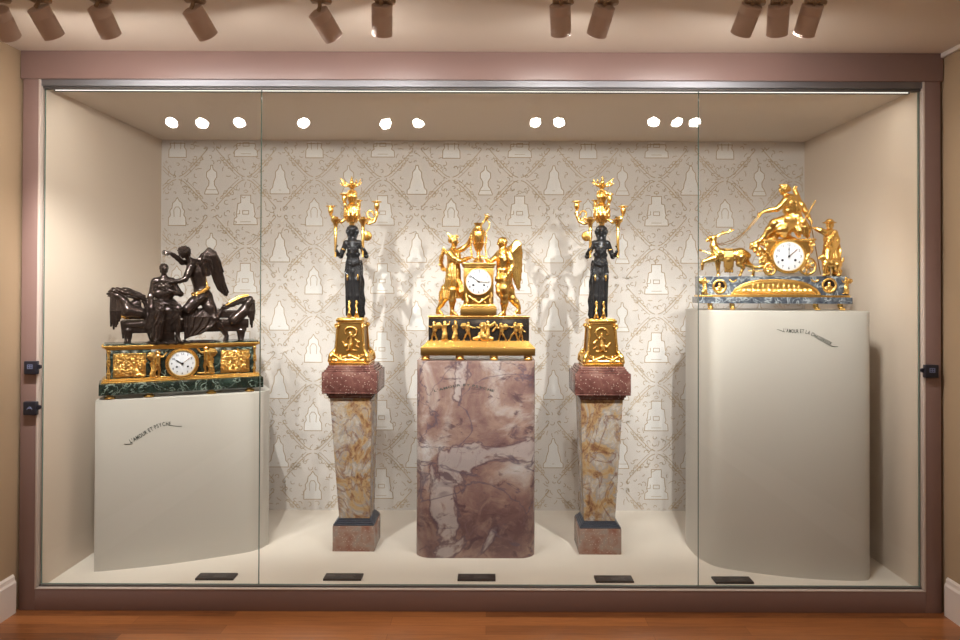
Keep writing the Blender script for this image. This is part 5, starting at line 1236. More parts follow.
    for k in range(5): S.chain([(P(351.2 + k*1.05, 274, -5.5), .006), (P(351.3 + k*1.1, 296, -6.2), .0065), (P(351 + k*1.25, 315.5, -6.8), .0065)], .002)
    S.chain([(P(347.4, 262.8, -4), .010), (P(353, 264.6, -6.4), .010), (P(359, 262.8, -4), .010)], .005, f1)
    for sx in (-1, 1): S.chain([(P(353.2 + sx*6.0, 262, -2), .007), (P(353.3 + sx*7.0, 272, -3.5), .009), (P(353.3 + sx*5.6, 277.5, -5), .007)], .006, folds(560, .0018, 1, .6))
    S.obj('skirt', M['bronze_black'], woman)
    S = Sculpt(.0018)
    S.chain([(P(347.4, 246, -2), .013), (P(352.9, 251.0, -4.6), .018), (P(358.4, 246, -2), .013)], .010, folds(560, .0020, .5, 1)); S.chain([(P(353, 252, -1), .0305), (P(353.1, 258.5, -.5), .0285)], .012, folds(560, .0018, 1, .3))
    S.cap(P(348.8, 254.6, -2.6), P(357.4, 254.6, -2.6), .0155, .0155, .004); S.obj('bodice', M['bronze_black'], woman)
    S = Sculpt(.0018)                                     # veil falling behind her right side
    S.chain([(P(359.5, 262, 5), .014), (P(361, 280, 6), .018), (P(361.6, 300, 6), .020), (P(361.4, 315.5, 5.5), .020)], .01, folds(520, .0026, 1, .05)); S.chain([(P(357, 262, 6), .018), (P(357.4, 300, 7), .022), (P(357, 315.5, 6.5), .022)], .01, folds(520, .0026, 1, .05))
    S.obj('mantle', M['bronze_black'], woman)
    for x in (347.4, 357.8):
        S = Sculpt(.0013); S.chain([(P(x, 274.5, -7.5), .0030), (P(x, 277, -8), .0055), (P(x, 280, -8), .0030)], .002); S.obj('gilt_tassel', M['gold'], woman)
    for px in (349.3, 356.4):
        S = Sculpt(.0013)
        for k in range(9): S.ell(P(px + .5*math.sin(k*1.6), 301.5 + k*1.7, -8.6 - .25*k), (.0062, .005, .0075), None, .003)
        S.chain([(P(px - 1.5, 316.3, -10), .005), (P(px, 313, -11), .0065), (P(px + 1.8, 316.3, -10), .005)], .003); S.obj('gilt_applique', M['gold'], woman)
    for px, py in ((343.6, 249.5), (363.0, 249.8)):
        bm = add_lathe(bmesh.new(), [(.0145, -.004), (.0158, 0), (.0145, .004)], P(px, py, 0), 20, Matrix.Rotation(.35 if px < 350 else -.35, 3, 'Y'))
        obj('gilt_armlet', bm, M['gold'], woman, True)
    # torches
    for px, d in ((335.6, -11), (362.9, -11)):
        c = P(px, 240, d); z = lambda py: P(px, py, d)[2]; bm = bmesh.new()
        add_lathe(bm, [(r*s, z(y)) for r, y in ((.6, 257.5), (1.3, 256.6), (1.0, 255), (1.25, 250), (1.45, 240), (1.75, 231.5), (1.4, 230.6), (2.2, 229.8), (1.7, 228.4), (2.0, 226), (2.7, 223.4), (4.6, 221.2), (5.0, 219.6), (4.6, 219.0), (3.0, 219.2), (2.4, 218.4), (2.6, 216.8), (1.6, 216.6))], (c[0], c[1], 0), 24)
        obj('torch', bm, M['gold'], root, True)
    bm = bmesh.new(); c = P(367.0, 236, 4); add_lathe(bm, [(4.6*s, -.006), (5.2*s, -.003), (5.2*s, .003), (4.4*s, .008), (1.5*s, .010)], c, 28, Matrix.Rotation(math.pi/2, 3, 'X')); obj('gilt_disc', bm, M['gold_flat'], root, True)
    # basket on her head and what grows out of it
    c = P(C - .4, 214, 0); z = lambda py: P(C, py)[2]; bm = bmesh.new()
    add_lathe(bm, [(r*s, z(y)) for r, y in ((2.6, 225.4), (3.0, 223.4), (4.0, 222.6), (3.6, 221.8), (5.8, 219.5), (7.2, 215.5), (7.4, 212), (6.4, 208), (4.8, 205.4), (5.2, 204.6), (3.4, 203.6), (2.4, 202))], (c[0], c[1], 0), 28); bk = obj('basket', bm, M['gold'], root, True)
    S = Sculpt(.0013); cc = lambda r, t, py: np.array([c[0] + r*s*math.cos(t), c[1] + r*s*math.sin(t), z(py)])
    for k in range(10):
        t = 2*math.pi*k/10; S.chain([(cc(4.2, t, 221.5), .007), (cc(7.2, t, 216), .009), (cc(7.4, t, 210.5), .006), (cc(7.6, t, 207.8), .004)], .003)
        S.chain([(cc(6.0, t + .3, 219), .005), (cc(7.6, t + .3, 213.5), .006), (cc(6.6, t + .3, 207), .005)], .003)
    S.obj('leaf_mount', M['gold'], bk)
    bm = bmesh.new(); add_lathe(bm, [(r*s, z(y)) for r, y in ((2.2, 203.6), (3.0, 202.4), (2.4, 201), (3.4, 199), (4.0, 196), (3.5, 193), (2.0, 191), (1.7, 189.4), (2.8, 188.2), (4.4, 186.6), (4.8, 185.6), (4.0, 185.2), (2, 185.8))], (c[0], c[1], 0), 24); st = obj('upper_stem', bm, M['gold'], root, True)
    S = Sculpt(.0013)
    for k in range(8):
        t = 2*math.pi*k/8 + .2; S.chain([(cc(2.6, t, 202), .005), (cc(4.0, t, 197), .007), (cc(4.4, t, 193.5), .005), (cc(3.4, t, 191), .004)], .003)
    S.obj('leaf_mount', M['gold'], st)
    S = Sculpt(.0013)                                     # finial: winged spray of scrolls
    S.chain([(P(C - .6, 186, 0), .012), (P(C - .8, 182.5, 0), .0105), (P(C - .9, 179.5, 0), .006), (P(C - .6, 176.6, 0), .003)], .004); S.ell(P(C - .8, 182.5, -1), (.011, .010, .013), None, .004)
    for x1, y1, x2, y2, x3, y3 in ((347, 185.5, 343.2, 183.5, 341.4, 179.6), (348, 184.5, 344.4, 181.5, 340.4, 178.2), (346.5, 186, 342.6, 185.2, 340.4, 183.2), (357, 185, 359.6, 182.6, 360.4, 179.4), (356.5, 186, 359.0, 184.6, 361.8, 182.8), (355, 184, 356.6, 181.6, 356.0, 179.2)):
        S.chain([(P(C - .5, 186, 0), .006), (P(x1, y1, -1), .0058), (P(x2, y2, -2), .0046), (P(x3, y3, -2), .0025)], .002)
    S.obj('finial', M['gold'], root)
    def cup(px, py, d, r=2.9, hgt=7.2):
        q = P(px, py, d); zz = lambda y: P(px, y, d)[2]
        bm = bmesh.new(); add_lathe(bm, [(k*s, zz(py + y)) for k, y in ((1.2, hgt + 2.4), (1.9, hgt + 1.6), (1.2, hgt + .8), (2.2, hgt), (r, hgt*.6), (r*.85, hgt*.25), (r*1.3, .8), (r*1.75, .3), (r*1.75, -.3), (r*1.1, -.4), (r*.8, -.2))], (q[0], q[1], 0), 24)
        return obj('candle_cup', bm, M['gold'], root, True)
    cup(330.8, 206.2, -1); cup(376.8, 201.8, -1); cup(344.4, 194.2, -12, 2.8, 7.0); cup(358.5, 200.5, 13, 2.6, 7)
    def arm(pts):
        S = Sculpt(.0013); S.chain([(P(*q[:3]), q[3]*.72) for q in pts], .003)
        for i, q in enumerate(pts[1:-1]): S.chain([(P(q[0], q[1], q[2]), .006), (P(q[0] + 1.3, q[1] - 2.4, q[2]), .005), (P(q[0] + 2.6*math.cos(i*2), q[1] - 3.2, q[2] - 1), .003)], .003)
        S.obj('branch', M['gold'], root)
    arm([(346, 219.5, -3, .009), (341.5, 222.3, -3, .010), (337, 222.0, -2, .010), (333.4, 219.2, -1, .0105), (331.0, 214.6, -1, .010)])
    arm([(358.5, 219.5, -3, .009), (363.5, 222.8, -3, .010), (369.5, 223.6, -2, .0105), (374.4, 221.4, -1, .0115), (376.6, 216, -1, .0115), (376.9, 210.8, -1, .009)])
    arm([(351, 208, -4, .008), (347, 208.4, -9, .008), (344.8, 205.6, -12, .008), (344.4, 202.4, -12, .007)])
    arm([(353, 212, 5, .008), (357, 214, 11, .008), (358.6, 210.5, 13, .008)])
    S = Sculpt(.0013)
    for k in range(9):
        t = k*.55; S.ell(P(369.6 + (4.2 - .32*k)*math.cos(t), 214.6 - (4.6 - .34*k)*math.sin(t), -2), .0068 - .0003*k, None, .003)
    S.chain([(P(366, 219.5, -2), .007), (P(369, 218, -2), .008), (P(372.5, 219.5, -2), .006)], .003); S.obj('scroll_leaf', M['gold'], root)
    # second one: mirror image on the other pillar
    X2 = 0.612
    r2 = empty('candelabrum', (X2 - 0*cx, O[1] - 0.034, PIL_Z)); tag(r2, 'gilt candelabrum with a dark bronze woman, on the pillar nearer the tall cream pedestal', 'candelabrum', 'matching candelabra')
    def cp(o, par):
        n = o.copy(); n.data = mirrored(o.data); COL.objects.link(n); n.parent = par
        for ch in o.children: cp(ch, n)
    for ch in list(root.children): cp(ch, r2)
    return root
candelabrum()

# ------------------------------------------------------------------ gilt chariot clock (right)
def chariot_clock():
    a = math.radians(-7.0); O3 = W(776, 308, 0.33); O = (float(O3[0]), 0.33, PLC_Z); fr = Frame(O, a); s = fr.s
    root = empty('mantel_clock', O, a); tag(root, 'gilt chariot mantel clock with a huntress and a deer on a blue-grey marble base', 'clock')
    X = lambda px: fr(px, 300)[0]; Z = lambda py: fr(776, py)[2]; D = .185
    x0, x1 = X(697.5), X(853.5); zp0, zp1 = Z(303.6), Z(297.2)
    zs_ = max(zp0, .02)
    for px in (710, 732, 815.5, 840):
        for dd, nm in ((5, 1), (30, 0)):
            if nm == 0 and px in (732, 815.5): continue
            S = Sculpt(.0014); t = fr(px, 303, dd); t[2] = zs_ + .002; b = np.array([t[0], t[1] - .006, .010]); fl = -1 if px < 776 else 1
            S.chain([(t, .014), (b + np.array([0, .004, .012]), .012), (b + np.array([0, -.008, .002]), .011)], .006)
            for k in (-1, 0, 1): S.cap(b + np.array([k*.007, -.012, 0]), b + np.array([k*.009 + fl*.003, -.020, -.003]), .0062, .005, .003)
            S.obj('paw_foot', M['gold'], root)
    def rounded(px0, px1, d0, d1, z0, z1, r, name, m, bev=.002):
        p0, p1 = X(px0), X(px1)
        return obj(name, add_prism(bmesh.new(), round_rect(p0, p1, d0, d1, r, 8), z0, z1, 0, bev), m, root, True)
    rounded(697.5, 853.5, 0, D, zs_, zp1, .012, 'plinth', M['greymarble'])
    zg = Z(295.2); rounded(699.3, 851.7, .008, D - .008, zp1 - .001, zg, .012, 'lower_moulding', M['gold'], .0015)
    zt = Z(276.2); rounded(700.2, 850.8, .012, D - .012, zg - .001, zt, .014, 'body', M['greymarble'])
    # arched relief panel
    fd = .012/s
    S = Sculpt(.0013); F0 = lambda px, py, d=0: fr(px, py, fd + d)
    ar = lambda t: 775.5 + 0*t
    arc = [(731.5, 294.2), (735, 289.5), (741, 285.2), (749, 282.2), (760, 280.4), (775.5, 279.8), (791, 280.4), (802, 282.2), (810, 285.2), (816.5, 289.5), (820, 294.2)]
    S.plate([tuple(F0(x, y)[[0, 2]]) for x, y in arc], F0(775, 290)[1], .004, 0, 1, None, (0, 0), .001, .001)
    rnd = random.Random(11)
    for k in range(15):
        x = 738 + k*5.1; top = 283.5 if 750 < x < 803 else 288
        relief_figure(S, fr, x, 293.6, (293.6 - top)*rnd.uniform(.8, 1.05), fd - .6, {'arm1': (1.4, 5.4, 2.6, 4.6 + k % 3), 'leg1': (1.2, 2.4, 2.0)}, 1 if k % 2 else -1, False, k % 3 == 0)
        S.chain([(F0(x - 2, 291.5, -.6), .007), (F0(x + 2, 290.6, -.8), .008), (F0(x + 4, 292.4, -.6), .005)], .003)
    S.obj('relief_panel', M['gold'], root)
    S = Sculpt(.0012); S.chain([(F0(x, y, -.8), .0042) for x, y in arc], .001); S.cap(F0(731.5, 294.4, -.8), F0(820, 294.4, -.8), .0035, .0035, .001); S.obj('relief_border', M['gold'], root)
    for px, py, r in ((719.5, 286.4, 6.2), (829.2, 285.4, 6.6)):
        S = Sculpt(.0012)
        S.chain([(F0(px + r*math.cos(t), py + r*math.sin(t), -.4), .0062) for t in np.linspace(0, 2*math.pi, 25)], .001, curls(900, .0008))
        S.ell(F0(px, py - 1.5, .2), (.009, .006, .011), None, .003)
        for k in range(5): S.cap(F0(px, py + 1, .2), F0(px + 4.2*math.cos(.3 + k*.65), py + 1 + 3.4*math.sin(.3 + k*.65), 0), .006, .004, .003)
        S.chain([(F0(px - 3.5, py + 3.4, 0), .005), (F0(px + 3.5, py + 3.4, 0), .005)], .003)
        S.obj('roundel', M['gold'], root)
        bm = bmesh.new(); q = F0(px, py, -.15); add_lathe(bm, [(r*s*.96, -.004), (r*s*.96, .0005), (.0005, .0006)], q, 28, Matrix.Rotation(math.pi/2, 3, 'X')); obj('roundel_ground', bm, M['bronze'], root, True)
    for px, py, fl in ((705, 294, 1), (845.8, 294, -1)):
        S = Sculpt(.0012); relief_figure(S, fr, px, py, 16.5, fd - .4, {'arm1': (1.2, 5.6, 1.9, 6.6)}, fl, True, True); S.obj('end_figure', M['gold'], root)
    for px in (733, 815):
        S = Sculpt(.0012)
        for sx in (-1, 1): S.chain([(F0(px, 282, -.4), .0035), (F0(px + sx*2.4, 280.6, -.5), .0042), (F0(px + sx*3.6, 279.6, -.4), .0025)], .002)
        S.obj('spray_mount', M['gold'], root)
    # ---- chariot
    B0 = 17.0; P = lambda px, py, d=0.0: fr(px, py, B0 + d)
    bm = bmesh.new()
    front, back = [], []
    shape = [(766.5, 241.2), (812, 241.2), (812.6, 243.2), (810.4, 247), (809.6, 258), (806, 265), (800, 270.5), (793, 273.6), (784, 273.6), (777, 270.5), (771, 265), (767.6, 257), (766, 248), (764.2, 244)]
    for x, y in shape: front.append(bm.verts.new(P(x, y, -9))); back.append(bm.verts.new(P(x, y, 10)))
    n = len(shape)
    bm.faces.new(front); bm.faces.new(back[::-1])
    for k in range(n): bm.faces.new((front[k], front[(k+1) % n], back[(k+1) % n], back[k]))
    bmesh.ops.bevel(bm, geom=list(bm.edges), offset=.002, segments=2, affect='EDGES'); obj('chariot_body', bm, M['gold_flat'], root, True)
    S = Sculpt(.0014)
    S.cap(P(764, 240.6, -9.5), P(813, 240.6, -9.5), .007, .007, .003); S.cap(P(764, 240.6, 10), P(813, 240.6, 10), .007, .007, .003)
    S.box(P(788.5, 240.4, 0), (24.2*s, 10*s, .006), .003)
    for px, sg in ((811.8, 1), (766, -1)):
        for k in range(8):
            t = k*.8; S.ell(P(px + sg*(2.6 - .2*k)*math.cos(t), 244.6 - (2.8 - .2*k)*math.sin(t), -9.5), .0062, None, .003)
        S.chain([(P(px, 247, -9.5), .007), (P(px + sg*.4, 250, -9.5), .0065), (P(px - sg*.4, 253, -9.5), .004)], .004)
    for sg in (-1, 1):
        for k in range(5): S.cap(P(788.6 + sg*(11 + k*2), 269 - k*3.2, -9.4), P(788.6 + sg*(13.5 + k*1.8), 266 - k*3.2, -9.8), .007, .004, .003)
    S.obj('chariot_mounts', M['gold'], root)
    S = Sculpt(.0014)                                     # prow: scrolls, mask and leaves
    S.chain([(P(768, 262, -4), .018), (P(764, 256, -5), .018), (P(760, 250, -6), .015), (P(755.5, 246.5, -6), .013), (P(752, 244.5, -6), .010), (P(751.2, 247.5, -6), .008), (P(753.2, 249.2, -6), .006)], .008, curls(380, .0025))
    S.chain([(P(768, 246, -4), .013), (P(763, 243.5, -5), .013), (P(757, 242.5, -5), .011), (P(753, 243.5, -5), .008)], .006, curls(420, .002))
    for x, y in ((755, 251), (758, 254.5), (761, 258.5), (764, 262), (757.5, 248.5), (762, 252), (766, 257), (760.5, 262)): S.ell(P(x, y, -7), (.010, .009, .011), None, .004, curls(500, .002))
    S.chain([(P(766, 264, -3), .013), (P(761, 267, -4), .010), (P(756, 267.5, -4), .007), (P(752, 265.5, -4), .005)], .005)
    S.chain([(P(766, 240, -2), .012), (P(769, 236, -2), .014), (P(772.5, 233, -2), .012), (P(774, 230.5, -2), .009)], .008, curls(420, .0025)); S.chain([(P(770, 240, -4), .014), (P(775, 237, -4), .013), (P(778, 235.5, -3), .010)], .008, curls(420, .0025))
    S.obj('prow', M['gold'], root)
    for px, py, r in ((769.8, 269.3, 5.6), (807.4, 266.3, 8.2)):
        for d in (-8, 10):
            S = Sculpt(.0013)
            S.chain([(P(px + r*math.cos(t), py + r*math.sin(t), d), .0062) for t in np.linspace(0, 2*math.pi, 33)], .001)
            S.cap(P(px, py, d - 1.4), P(px, py, d + 1.2), .010, .008, .002)
            for k in range(8):
                t = k*math.pi/4 + .2; S.chain([(P(px, py, d), .0042), (P(px + r*.55*math.cos(t), py + r*.55*math.sin(t), d), .0048), (P(px + r*math.cos(t), py + r*math.sin(t), d), .0035)], .002)
            S.obj('wheel', M['gold'], root)
    bm = bmesh.new(); add_tube(bm, [P(770, 268.5, 1), P(757, 267, 1), P(746, 264.5, 1), P(738, 262, 1)], .0045, 8); add_tube(bm, [P(766, 271, -3), P(755, 271, -2), P(748, 270.5, 0)], .003, 8); obj('draught_pole', bm, M['gold_flat'], root, True)
    dial(root, fr, 788.6, 256.3, 14.7, 17.7, B0 - 9.6, [(0, .72, M['steel_hand'], .03), (48, .86, M['gold_flat'], .02)], M['gold'])

    # ---- huntress
    S = Sculpt(.0019); hc = P(783.2, 189.6, 0); head(S, hc, .0262, (-.92, -.36, -.14))
    S.chain([(P(784.5, 193.5, 0), .0125), (P(787, 197.6, 0), .016)], .008); S.chain([(P(785.3, 200.5, -7), .020), (P(796.2, 198.8, 6), .021)], .012)
    S.chain([(P(790, 200.5, 0), .034), (P(791, 206, 0), .037), (P(792.3, 212.5, 0), .033), (P(793.5, 219, 1), .040), (P(794.5, 224, 2), .042)], .014)
    for d in (-6, 3): S.ell(P(786.0 - (d < 0)*-.5, 205.2, d - 2), .0165, None, .008)
    S.chain([(P(785, 201, -8), .0185), (P(780.5, 206, -9), .0165), (P(777, 209, -9), .0145), (P(769.5, 210.2, -8), .0125), (P(763.6, 211.8, -7), .0092)], .006); hand(S, P(763.6, 211.8, -7), (-.9, 0, -.32), (0, -.5, .8), .040, .8)
    S.chain([(P(796.6, 199.5, 6), .019), (P(801.8, 205.5, 5), .017), (P(805.8, 212.0, 4), .0145), (P(807.6, 215.4, 0), .0125), (P(809.6, 218.8, -4), .0095)], .006); hand(S, P(809.4, 218.4, -4), (.55, -.2, -.8), (.8, 0, .4), .040, .8)
    S.chain([(P(790.5, 222, -5), .036), (P(782, 222.4, -9), .031), (P(774.2, 223.4, -10), .0245)], .012); S.ell(P(773.6, 223.6, -10.5), .0225, None, .008)
    S.chain([(P(773.6, 224.6, -10), .0225), (P(769.5, 230, -8), .0225), (P(764, 236.8, -7), .0135), (P(762, 239, -7), .0108)], .008); foot(S, P(762, 239, -7), P(757.8, 241.6, -9), .0105)
    S.chain([(P(792, 225, -5), .037), (P(784, 229, -12), .030), (P(780, 229.5, -13.5), .024)], .012); S.chain([(P(779.4, 230, -13), .022), (P(784, 234, -9), .0215), (P(790.5, 238, -4), .012)], .008); foot(S, P(790.5, 238, -4), P(797, 239.4, -4), .010)
    fig = S.obj('huntress', M['gold'], root)
    S = Sculpt(.0018); S.ell(hc + np.array([.008, .003, .008]), (.0255, .0235, .0225), None, .004, curls(420, .0028)); S.ell(hc + np.array([.027, .006, .002]), (.016, .014, .014), None, .008, curls(420, .0028)); S.ell(hc + np.array([-.012, -.004, .022]), (.010, .008, .007), None, .005); S.obj('hair', M['gold'], fig)
    S = Sculpt(.0018); f1 = folds(560, .0026, .6, .8)
    S.chain([(P(786.8, 204, -4), .022), (P(790.8, 207, -1), .036), (P(792.2, 212, 0), .035), (P(793.4, 217, 0), .042)], .012, f1); S.chain([(P(795, 200.5, 4), .018), (P(791, 204, -5), .020), (P(787, 208, -6), .014)], .01, f1)
    S.cap(P(787.5, 210.6, -4), P(797, 210.2, -2), .026, .026, .003)
    S.chain([(P(793.8, 218, 0), .036), (P(795, 225, 1), .037)], .010, folds(480, .003, 1, .4)); S.chain([(P(791, 220, -5), .030), (P(785, 220.8, -8), .027), (P(780.5, 221.8, -9), .0255)], .012, folds(520, .003, .9, .5))
    S.chain([(P(796, 220, -6), .022), (P(802, 223.5, -7), .022), (P(806.5, 229, -7), .018), (P(807.6, 236, -6), .010)], .012, folds(520, .0032, .8, .6)); S.chain([(P(796, 226, -8), .018), (P(797.5, 231, -11), .014), (P(799, 236, -11), .009)], .012, folds(520, .003, 1, .3))
    for k in range(8): S.chain([(P(796 - k*.6, 217.6 + k*.9, -8), .0055), (P(788 - k*.3, 218.6 + k*1.0, -11.4), .0050), (P(781 + k*.3, 219.6 + k*.95, -13.2 + k*.2), .0042)], .002)
    for k in range(6): S.chain([(P(797 + k*1.5, 219.5, -9.5), .0055), (P(799 + k*1.6, 227, -10.5), .006), (P(798 + k*2.0, 234 + (k % 2)*2.2, -9.5), .0042)], .002)
    for k in range(6): S.chain([(P(788.4 + k*1.6, 200.8 + k*.2, -6.5), .0042), (P(788.6 + k*1.5, 206, -8.2), .0045), (P(788.6 + k*1.5, 210, -7.6), .0042)], .002)
    for k in range(4): S.chain([(P(791 + k*1.7, 222, -9), .006), (P(788 + k*2.6, 227.5, -12), .008), (P(790.5 + k*2.6, 233 - (k % 2)*2, -11), .005)], .003, folds(700, .0014, 1, .2))
    S.obj('tunic', M['gold'], fig)
    S = Sculpt(.0014); S.chain([(P(801, 205, 9), .012), (P(796.2, 193.5, 9), .013), (P(795, 190.8, 9), .0135)], .003)
    for k in range(4): S.ell(P(793.6 + k*1.0, 188.6 - (k % 2)*1.6, 9), .006, None, .002)
    S.chain([(P(788, 210, -8), .004), (P(792, 204, -8), .004), (P(796, 198.5, 0), .005)], .002); S.obj('quiver', M['gold'], fig)
    bm = bmesh.new(); add_tube(bm, spline([P(815.6, 200.6, -5), P(811.8, 207, -5), P(808.6, 213.4, -5.5), P(803.5, 221, -6), P(796, 228, -8), P(789.5, 233, -11)], 4), .0038, 8); obj('bow', bm, M['gold_flat'], fig, True)
    bm = bmesh.new()
    for off in (0, 2.2): add_tube(bm, spline([P(761.6, 213.4, -8), P(756 - off, 221, -8), P(747 - off, 230 + off, -7), P(735, 238.6 + off*1.3, -5), P(724, 243 + off*.7, -4), P(717.5, 243.6 + off*.4, -4)], 5), .0016, 6)
    add_tube(bm, [P(762.5, 212, -8), P(760.8, 214.6, -8), P(759.4, 217.2, -8)], .004, 8); obj('reins', bm, M['gold_flat'], fig, True)

    # ---- deer
    S = Sculpt(.0019)
    S.chain([(P(718, 254.5, 0), .033), (P(725, 255, 0), .0335), (P(733, 255.2, 0), .031), (P(740, 254.6, 0), .034), (P(744.5, 255.8, 0), .029)], .012)
    S.ell(P(716.8, 255.5, 0), (.030, .027, .032), None, .012)
    S.chain([(P(716.5, 252, 0), .028), (P(713.6, 246, 0), .0195), (P(713.4, 240.5, 0), .0145)], .01)
    S.chain([(P(713.8, 238.6, 0), .0155), (P(710.6, 238.2, 0), .0125), (P(707.6, 240.0, 0), .0085)], .006); S.ell(P(707.0, 240.4, 0), .0082, None, .004)
    for d, dz in ((-3.2, 0), (3.2, -.6)):
        S.chain([(P(714.6, 237.6, d*.6), .006), (P(717.2, 236.4, d), .0065), (P(719.4, 236.6, d*1.3), .003)], .004)                          # ear
        S.chain([(P(713.6, 236.6, d*.5), .006), (P(718.4, 235.0, d), .0058), (P(724.6, 233.2 + dz, d*1.3), .0052), (P(730.4, 231.6 + dz, d*1.5), .004), (P(734.0, 229.8 + dz, d*1.5), .0025)], .003)
        S.chain([(P(720.4, 234.4, d), .005), (P(723.2, 231.4 + dz, d), .003)], .003); S.chain([(P(727.6, 232.6 + dz, d*1.4), .0045), (P(731.4, 228.8 + dz, d*1.4), .0026)], .003)
    S.chain([(P(714.6, 258, -4), .0215), (P(709.0, 259.6, -4.5), .014), (P(703.6, 261.6, -5), .0098), (P(702.4, 264.6, -5), .0072), (P(702.2, 269.2, -4.5), .0068)], .006)    # raised foreleg
    S.chain([(P(717.6, 259, 4), .0215), (P(717.8, 266, 4), .0112), (P(718.0, 269, 4), .0095), (P(718.2, 275.2, 4), .0068)], .006); S.cap(P(718.2, 275, 4), P(717.2, 276.0, 3), .0085, .006, .003)
    S.chain([(P(741, 257.5, -4), .029), (P(739.4, 263.5, -4.5), .0175), (P(743.4, 267.6, -4), .0098), (P(741.2, 272, -4), .0072), (P(740.2, 275.2, -4), .0068)], .006); S.cap(P(740.2, 275, -4), P(739, 276, -5), .0085, .006, .003)
    S.chain([(P(744, 257.5, 4), .029), (P(746.4, 263.2, 4.5), .0175), (P(753.6, 267.4, 5), .0098), (P(753.6, 271.4, 5), .0072), (P(753.0, 275.2, 5), .0068)], .006); S.cap(P(753, 275, 5), P(751.8, 276, 4), .0085, .006, .003)
    S.chain([(P(747.6, 253.8, 0), .0095), (P(749.4, 255.2, 0), .0085), (P(749.8, 257.6, 0), .004)], .004)
    for d in (-2.2, 2.2): S.ell(P(711.4, 237.4, d), .0042, None, .001)
    deer = S.obj('deer', M['gold'], root)
    S = Sculpt(.0015)
    for d0 in (-7.6, 7.6):
        for k in range(8): S.chain([(P(724.8 + k*1.15, 250.0, d0*.72), .0052), (P(724.6 + k*1.18, 257, d0), .0055), (P(724.6 + k*1.18, 266.4 + 2.6*math.sin(k*.45*1.0), d0), .005)], .003)
        S.ell(P(728.7, 259.6, d0*1.06), (.014, .005, .014), None, .002)
        for k in range(4): S.chain([(P(725.4 + k*2.3, 268, d0), .004), (P(725.4 + k*2.3, 271.6, d0), .006)], .002)
    for k in range(9): S.cap(P(724.8 + k*1.0, 249.6, -6), P(724.8 + k*1.0, 249.6, 6), .006, .006, .003)
    S.obj('saddle_cloth', M['gold_dark'], deer)
    S = Sculpt(.0014); S.chain([(P(713.5, 247.6, -5), .005), (P(716, 250.6, -7), .005), (P(719, 252.5, -7.5), .005), (P(725, 254, -7.5), .005)], .002); S.chain([(P(700.2, 250.2, -5), .007), (P(702, 250.8, -5), .0035), (P(713, 254.4, -6.5), .0038)], .002); S.chain([(P(707.5, 236.6, -2.4), .003), (P(709.6, 241.6, -2.6), .003)], .002); S.obj('harness', M['gold_flat'], deer)

    # ---- boy with hat, staff and dog
    S = Sculpt(.0018); hc = P(829.6, 224.6, 0); head(S, hc, .0225, (-.75, -.62, -.12))
    S.chain([(P(829.6, 228.4, 0), .011), (P(829.8, 231, 0), .013)], .006); S.chain([(P(825.2, 232.8, -4), .0165), (P(834.4, 232.8, 4), .017)], .01)
    S.chain([(P(829.8, 233.6, 0), .027), (P(829.8, 238.4, 0), .030), (P(829.6, 243.4, 0), .0265), (P(829.8, 248.6, 0), .029), (P(829.8, 252, 0), .029)], .012)
    S.ell(P(829.6, 241.4, -3.5), (.019, .015, .019), None, .01)
    S.chain([(P(825, 232.6, -5), .0155), (P(820.6, 230.4, -5), .0135), (P(817.2, 229.2, -4), .0112), (P(814.8, 228.2, -3), .008)], .006); hand(S, P(814.8, 228.2, -3), (-.95, 0, .2), (0, -.5, .85), .033, .9)
    S.chain([(P(834.8, 233.2, 5), .0155), (P(837.2, 239.4, 4), .0135), (P(837.4, 242, 2), .0118), (P(835.8, 247.2, -2), .0082)], .006); hand(S, P(835.8, 247.2, -2), (-.3, -.2, -.9), (.5, -.8, 0), .033, .5)
    S.chain([(P(828, 252, -4), .0265), (P(827.2, 259.6, -6), .019), (P(827.6, 266, -3), .0175), (P(828.4, 272, -1), .0098)], .008); foot(S, P(828.4, 272.4, -1), P(825.4, 275.6, -6), .009)
    S.chain([(P(832, 252, 4), .0265), (P(833.4, 260, 3), .019), (P(834.4, 266, 4), .0175), (P(835.4, 272, 5), .0098)], .008); foot(S, P(835.4, 272.4, 5), P(837.6, 275.6, 1), .009)
    boy = S.obj('boy', M['gold'], root)
    S = Sculpt(.0015); S.ell(hc + np.array([0, 0, .013]), (.0215, .0215, .0185), None, .003); S.ell(hc + np.array([-.002, -.002, .010]), (.036, .034, .006), None, .003); S.ell(hc + np.array([.004, .008, -.004]), (.020, .018, .017), None, .004, curls(420, .002)); S.obj('hat', M['gold'], boy)
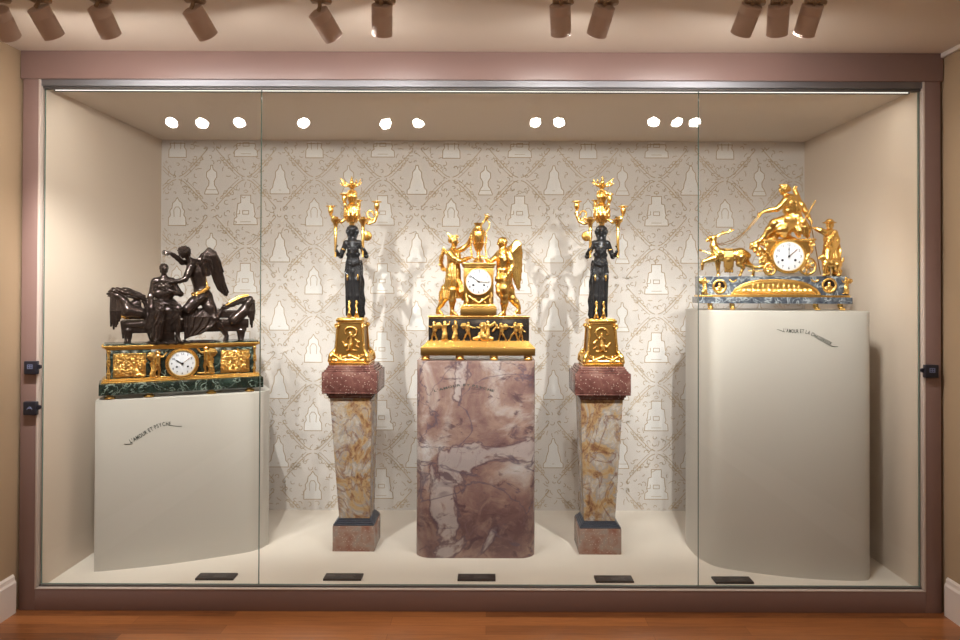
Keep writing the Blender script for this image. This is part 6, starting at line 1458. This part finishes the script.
    S = Sculpt(.0017); S.chain([(P(833.5, 234, -3), .016), (P(830, 240, -5), .015), (P(826, 246, -5), .014)], .01, folds(600, .0022, .7, .7)); S.skirt([(P(829.7, 246, 0), 6.0*s, 5.4*s), (P(829.8, 252, 0), 6.8*s, 6.4*s), (P(829.9, 258.8, 0), 7.6*s, 7.2*s)], 14, .11, .2, 8)
    S.chain([(P(836.4, 240, 7), .014), (P(836.8, 252, 8), .020), (P(836.0, 264, 7), .022), (P(835.4, 273.6, 6), .018)], .01, folds(560, .003, 1, .1)); S.obj('cloak', M['gold'], boy)
    bm = bmesh.new(); add_tube(bm, [P(809.8, 219, -6), P(815, 245, -5), P(820.6, 274.6, -4)], .0026, 8); obj('staff', bm, M['gold_dark'], boy, True)
    S = Sculpt(.0017)                                      # the dog at his side
    S.chain([(P(826.5, 263.8, -13), .0215), (P(832, 263.4, -13), .019), (P(837.8, 264.2, -12), .0205)], .01); S.chain([(P(826, 262.6, -13), .016), (P(823.6, 259.0, -13), .0125), (P(822.6, 257.0, -13), .0125)], .008)
    S.chain([(P(822.6, 256.8, -13), .0125), (P(820.6, 257.4, -13.4), .0085), (P(819.0, 258.4, -13.6), .006)], .005)
    for d in (-1.8, 1.8): S.chain([(P(823.6, 255.4, -13 + d), .005), (P(825.2, 256.8, -13 + d*1.6), .0055), (P(825.2, 259, -13 + d*1.8), .003)], .003)
    for x, k1, f, d in ((824.8, 824.2, 824.6, -16), (827, 826.4, 826.6, -10.5)): S.chain([(P(x, 265, d), .013), (P(k1, 269.6, d), .0078), (P(f, 274.4, d), .0058)], .005); S.cap(P(f, 274.9, d), P(f - 1.4, 275.3, d), .0068, .005, .003)
    for x, d in ((837.6, -15.5), (839.0, -9.5)): S.chain([(P(x, 265, d), .0165), (P(x - 1.2, 269, d), .0105), (P(x + 1.8, 271.2, d), .0068), (P(x + 1.0, 274.4, d), .0056)], .005); S.cap(P(x + 1, 274.9, d), P(x - .4, 275.3, d), .0068, .005, .003)
    S.chain([(P(840.6, 262.8, -12), .0075), (P(843, 260.2, -12), .0058), (P(843.4, 257.6, -12), .003)], .004); S.obj('dog', M['gold'], root)
    return root
chariot_clock()
